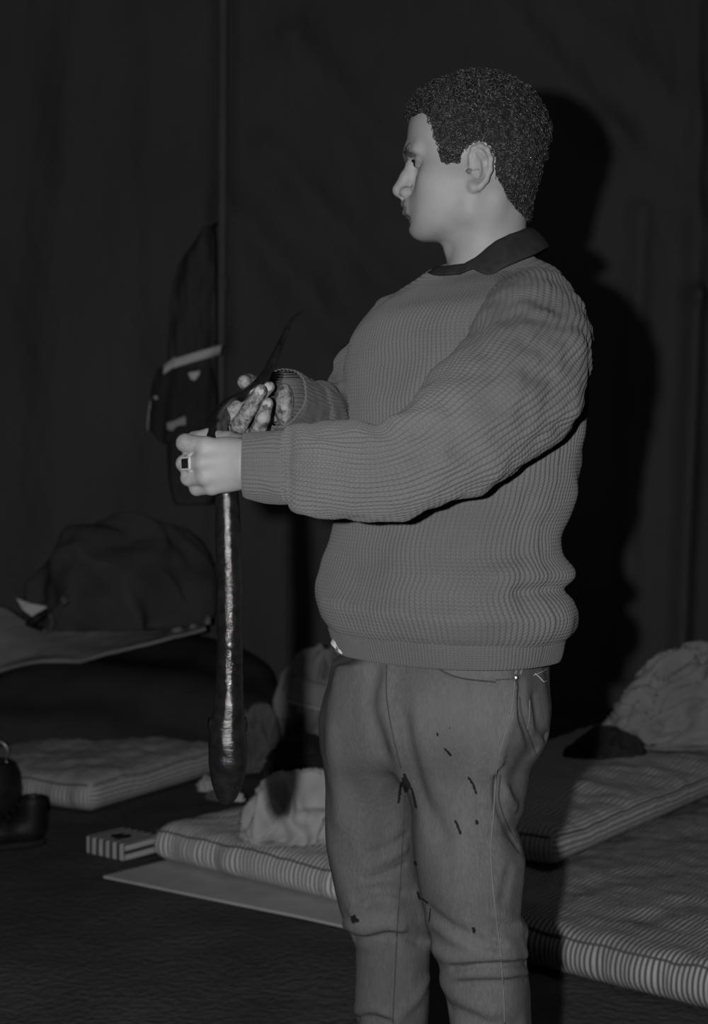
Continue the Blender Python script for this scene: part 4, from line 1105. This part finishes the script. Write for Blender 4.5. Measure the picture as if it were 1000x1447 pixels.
# strap loops and pale flap of the bundle
bo_ = np.array(bu.location)
def on_bundle(name, path, r, mat):
    v, f = tube(np.array([W(*p) for p in path])-bo_, r, 10); o = mesh_obj(name, v, f, mat, bu); o.rotation_euler = (0, 0, -.05); return o
on_bundle('strap', [(70, 868, 6.80), (74, 880, 6.78), (68, 893, 6.80)], .011, M['mid'])
on_bundle('buckle', [(88, 845, 6.86), (94, 853, 6.85)], .018, M['mid'])
on_bundle('strap', [(60, 892, 6.80), (40, 886, 6.80), (52, 874, 6.80), (66, 866, 6.82)], .018, M['black'])
fp = np.array([W(24, 846, 6.84), W(44, 853, 6.80), W(66, 857, 6.84), W(46, 871, 6.82), W(33, 862, 6.80)])
o = mesh_obj('pale_paper', fp, [(0, 4, 1), (4, 3, 1), (1, 3, 2)], M['white'], smooth=False); md = o.modifiers.new('thick', 'SOLIDIFY'); md.thickness = .012; md.offset = 0
tag(o, 'crumpled scrap of white paper propped against the dark bundle', 'paper')
for i, (x, y) in enumerate([(251, 892), (273, 888), (293, 878)]):
    w = W(x, y, 6.66); heap('pale_scrap', (w[0], w[1], w[2]-.012), (.045-.01*i, .03, .026), M['grey_cloth'], 300+i, 0, .3, .7, label=['pale scrap on the sheet edge, first of three from the bundle', 'pale scrap on the sheet edge, between the two others', 'smallest pale scrap on the sheet edge, nearest the eel'][i], cat='scrap', res=(30, 20))

# hanging coat and shoulder bag on the pole
def hang(name, rows, d, mat, seed, thick=.07):
    """a hanging cloth thing: outline rows (y, left, right) with real thickness"""
    R_ = catmull(np.array(rows, float), 60); P = []
    a = np.linspace(0, 2*math.pi, 64, endpoint=False)
    for y, l, r in R_:
        for x in a: P.append(W((l+r)/2+(r-l)/2*math.cos(x), y, d)+np.array([0, -math.sin(x)*thick, 0]))
    P = np.array(P); P[:, 1] += .02*fnoise(P*np.array([1, 1, .35]), .10, seed, 2)
    F_ = [tuple(q)[::-1] for q in ring_faces(60, 64)]+[tuple(range(64)), tuple(range(59*64, 60*64))[::-1]]
    return mesh_obj(name, P, F_, mat)
coat = hang('hanging_coat', [(322, 288, 302), (345, 272, 304), (380, 250, 306), (440, 240, 306), (520, 236, 306), (600, 234, 308), (680, 238, 306), (712, 246, 300)], 7.09, M['coat'], 311)
tag(coat, 'black coat hanging down against the tent pole behind the shoulder bag', 'coat')
v, f = tube([W(296, 330, 7.09), W(298, 322, 7.15), W(306, 316, 7.46)], .008, 8); mesh_obj('hanging_loop', v, f, M['black'], coat)
bag = hang('shoulder_bag', [(520, 222, 300), (545, 214, 304), (580, 211, 304), (610, 216, 300), (626, 228, 288)], 6.95, M['blanket'], 313, .06)
tag(bag, 'dark shoulder bag with a pale strap hanging in front of the black coat', 'bag')
def ribbon(path, wid, mat, name, parent):
    p = catmull(np.array([W(*q) for q in path]), 24); up = np.array([.1, 0, 1.])*wid/2
    V_ = np.vstack([p-up, p+up]); o = mesh_obj(name, V_, ring_faces(2, 24, False), mat, parent); o.modifiers.new('thick', 'SOLIDIFY').thickness = .006; return o
M['strap'] = M['mid']
ribbon([(244, 514, 6.86), (270, 506, 6.85), (295, 499, 6.87), (313, 494, 6.93)], .040, M['white'], 'strap', bag)
ribbon([(231, 522, 6.90), (238, 517, 6.885), (246, 511, 6.87)], .042, M['white'], 'strap_end', bag)
ribbon([(208, 600, 6.92), (209, 585, 6.90), (213, 570, 6.90)], .050, M['pale'], 'edge_binding', bag)
for nm, pts in (('buckle', [(266, 527), (283, 524), (281, 531), (275, 538), (270, 536)]), ('tag', [(236, 598), (246, 595), (262, 588), (263, 600), (250, 602), (244, 609), (237, 607)]), ('stud', [(217, 560), (222, 559), (224, 564), (219, 565)])):
    V_ = [W(x, y, 6.865) for x, y in pts]; n = len(V_)
    o = mesh_obj(nm, V_, [tuple(range(n))], M['white'] if nm == 'buckle' else M['pale'], bag, smooth=False); o.modifiers.new('thick', 'SOLIDIFY').thickness = .012

# sooty pot with a wire handle, dark boots beside it
def lathe(name, prof, c, mat, parent=None, n=48):
    a = np.linspace(0, 2*math.pi, n, endpoint=False); P = np.vstack([np.stack([r*np.cos(a), r*np.sin(a), np.full(n, z)], 1) for r, z in prof])
    F_ = [tuple(q) for q in ring_faces(len(prof), n)]+[tuple(range(n-1, -1, -1))]
    o = mesh_obj(name, P, F_, mat, parent); o.location = c; return o
pc = fl0(-14, 1152)
pot = lathe('cooking_pot', [(.07, .001), (.088, .006), (.100, .04), (.104, .09), (.098, .14), (.082, .172), (.070, .182), (.064, .180), (.06, .17), (.06, .03), (.001, .03)], (pc[0], pc[1], 0), M['soot'])
tag(pot, 'sooty round pot with a thin wire handle at the edge of the soiled mattress', 'pot')
v, f = tube([(-.06, 0, .175), (-.045, 0, .225), (0, 0, .252), (.045, 0, .238), (.058, 0, .215), (.052, 0, .185), (.06, 0, .172)], .0022, 8); mesh_obj('wire_handle', v, f, M['wire'], pot)
def floor_boot(name, c, ang, label):
    cs, sn = math.cos(ang), math.sin(ang)
    def fn(P):
        q = np.stack([P[:, 0]*cs+P[:, 1]*sn, -P[:, 0]*sn+P[:, 1]*cs, P[:, 2]], 1)
        d = rc(q, (-.05, 0, .05), (-.05, 0, .13), .042, .044)
        d = smin(d, ell(q, (.06, 0, .044), (.095, .046, .042)), .04)
        d = np.maximum(d, q[:, 2]-.155); hole = rc(q, (-.05, 0, .10), (-.05, 0, .2), .034, .036)
        return np.maximum(smax(d, -hole, .006), .012-q[:, 2])
    V_, F_ = nets(fn, (-.2, -.2, -.01), (.2, .2, .18), .005)
    o = mesh_obj(name, V_, F_, M['black']); o.location = (c[0], c[1], 0); tag(o, label, 'boot')
    t = np.linspace(0, 2*math.pi, 40, endpoint=False); ox = .03+.125*np.cos(t); oy = .048*np.sin(t)
    rows = [np.stack([ox*k*cs-oy*k*sn, ox*k*sn+oy*k*cs, np.full(40, z)], 1) for z, k in ((.001, .97), (.006, 1), (.016, .98))]
    mesh_obj('sole', np.vstack(rows), [tuple(q) for q in ring_faces(3, 40)]+[tuple(range(39, -1, -1)), tuple(range(80, 120))], M['rubber'], o)
    for k in range(4):
        z = .075+.018*k; x = .035-.014*k; L = np.array([(x, -.030, z), (x+.012, 0, z+.016), (x, .030, z)]); L = np.stack([L[:, 0]*cs-L[:, 1]*sn, L[:, 0]*sn+L[:, 1]*cs, L[:, 2]], 1)
        v, f = tube(L, .0025, 6); mesh_obj('lace', v, f, M['soot'], o)
c1 = W(43, 1195, 5.0)[:2]; floor_boot('work_boot', (c1[0]-.045, c1[1]), math.pi+.35, 'black boot standing on the dark floor in front of the sooty pot')
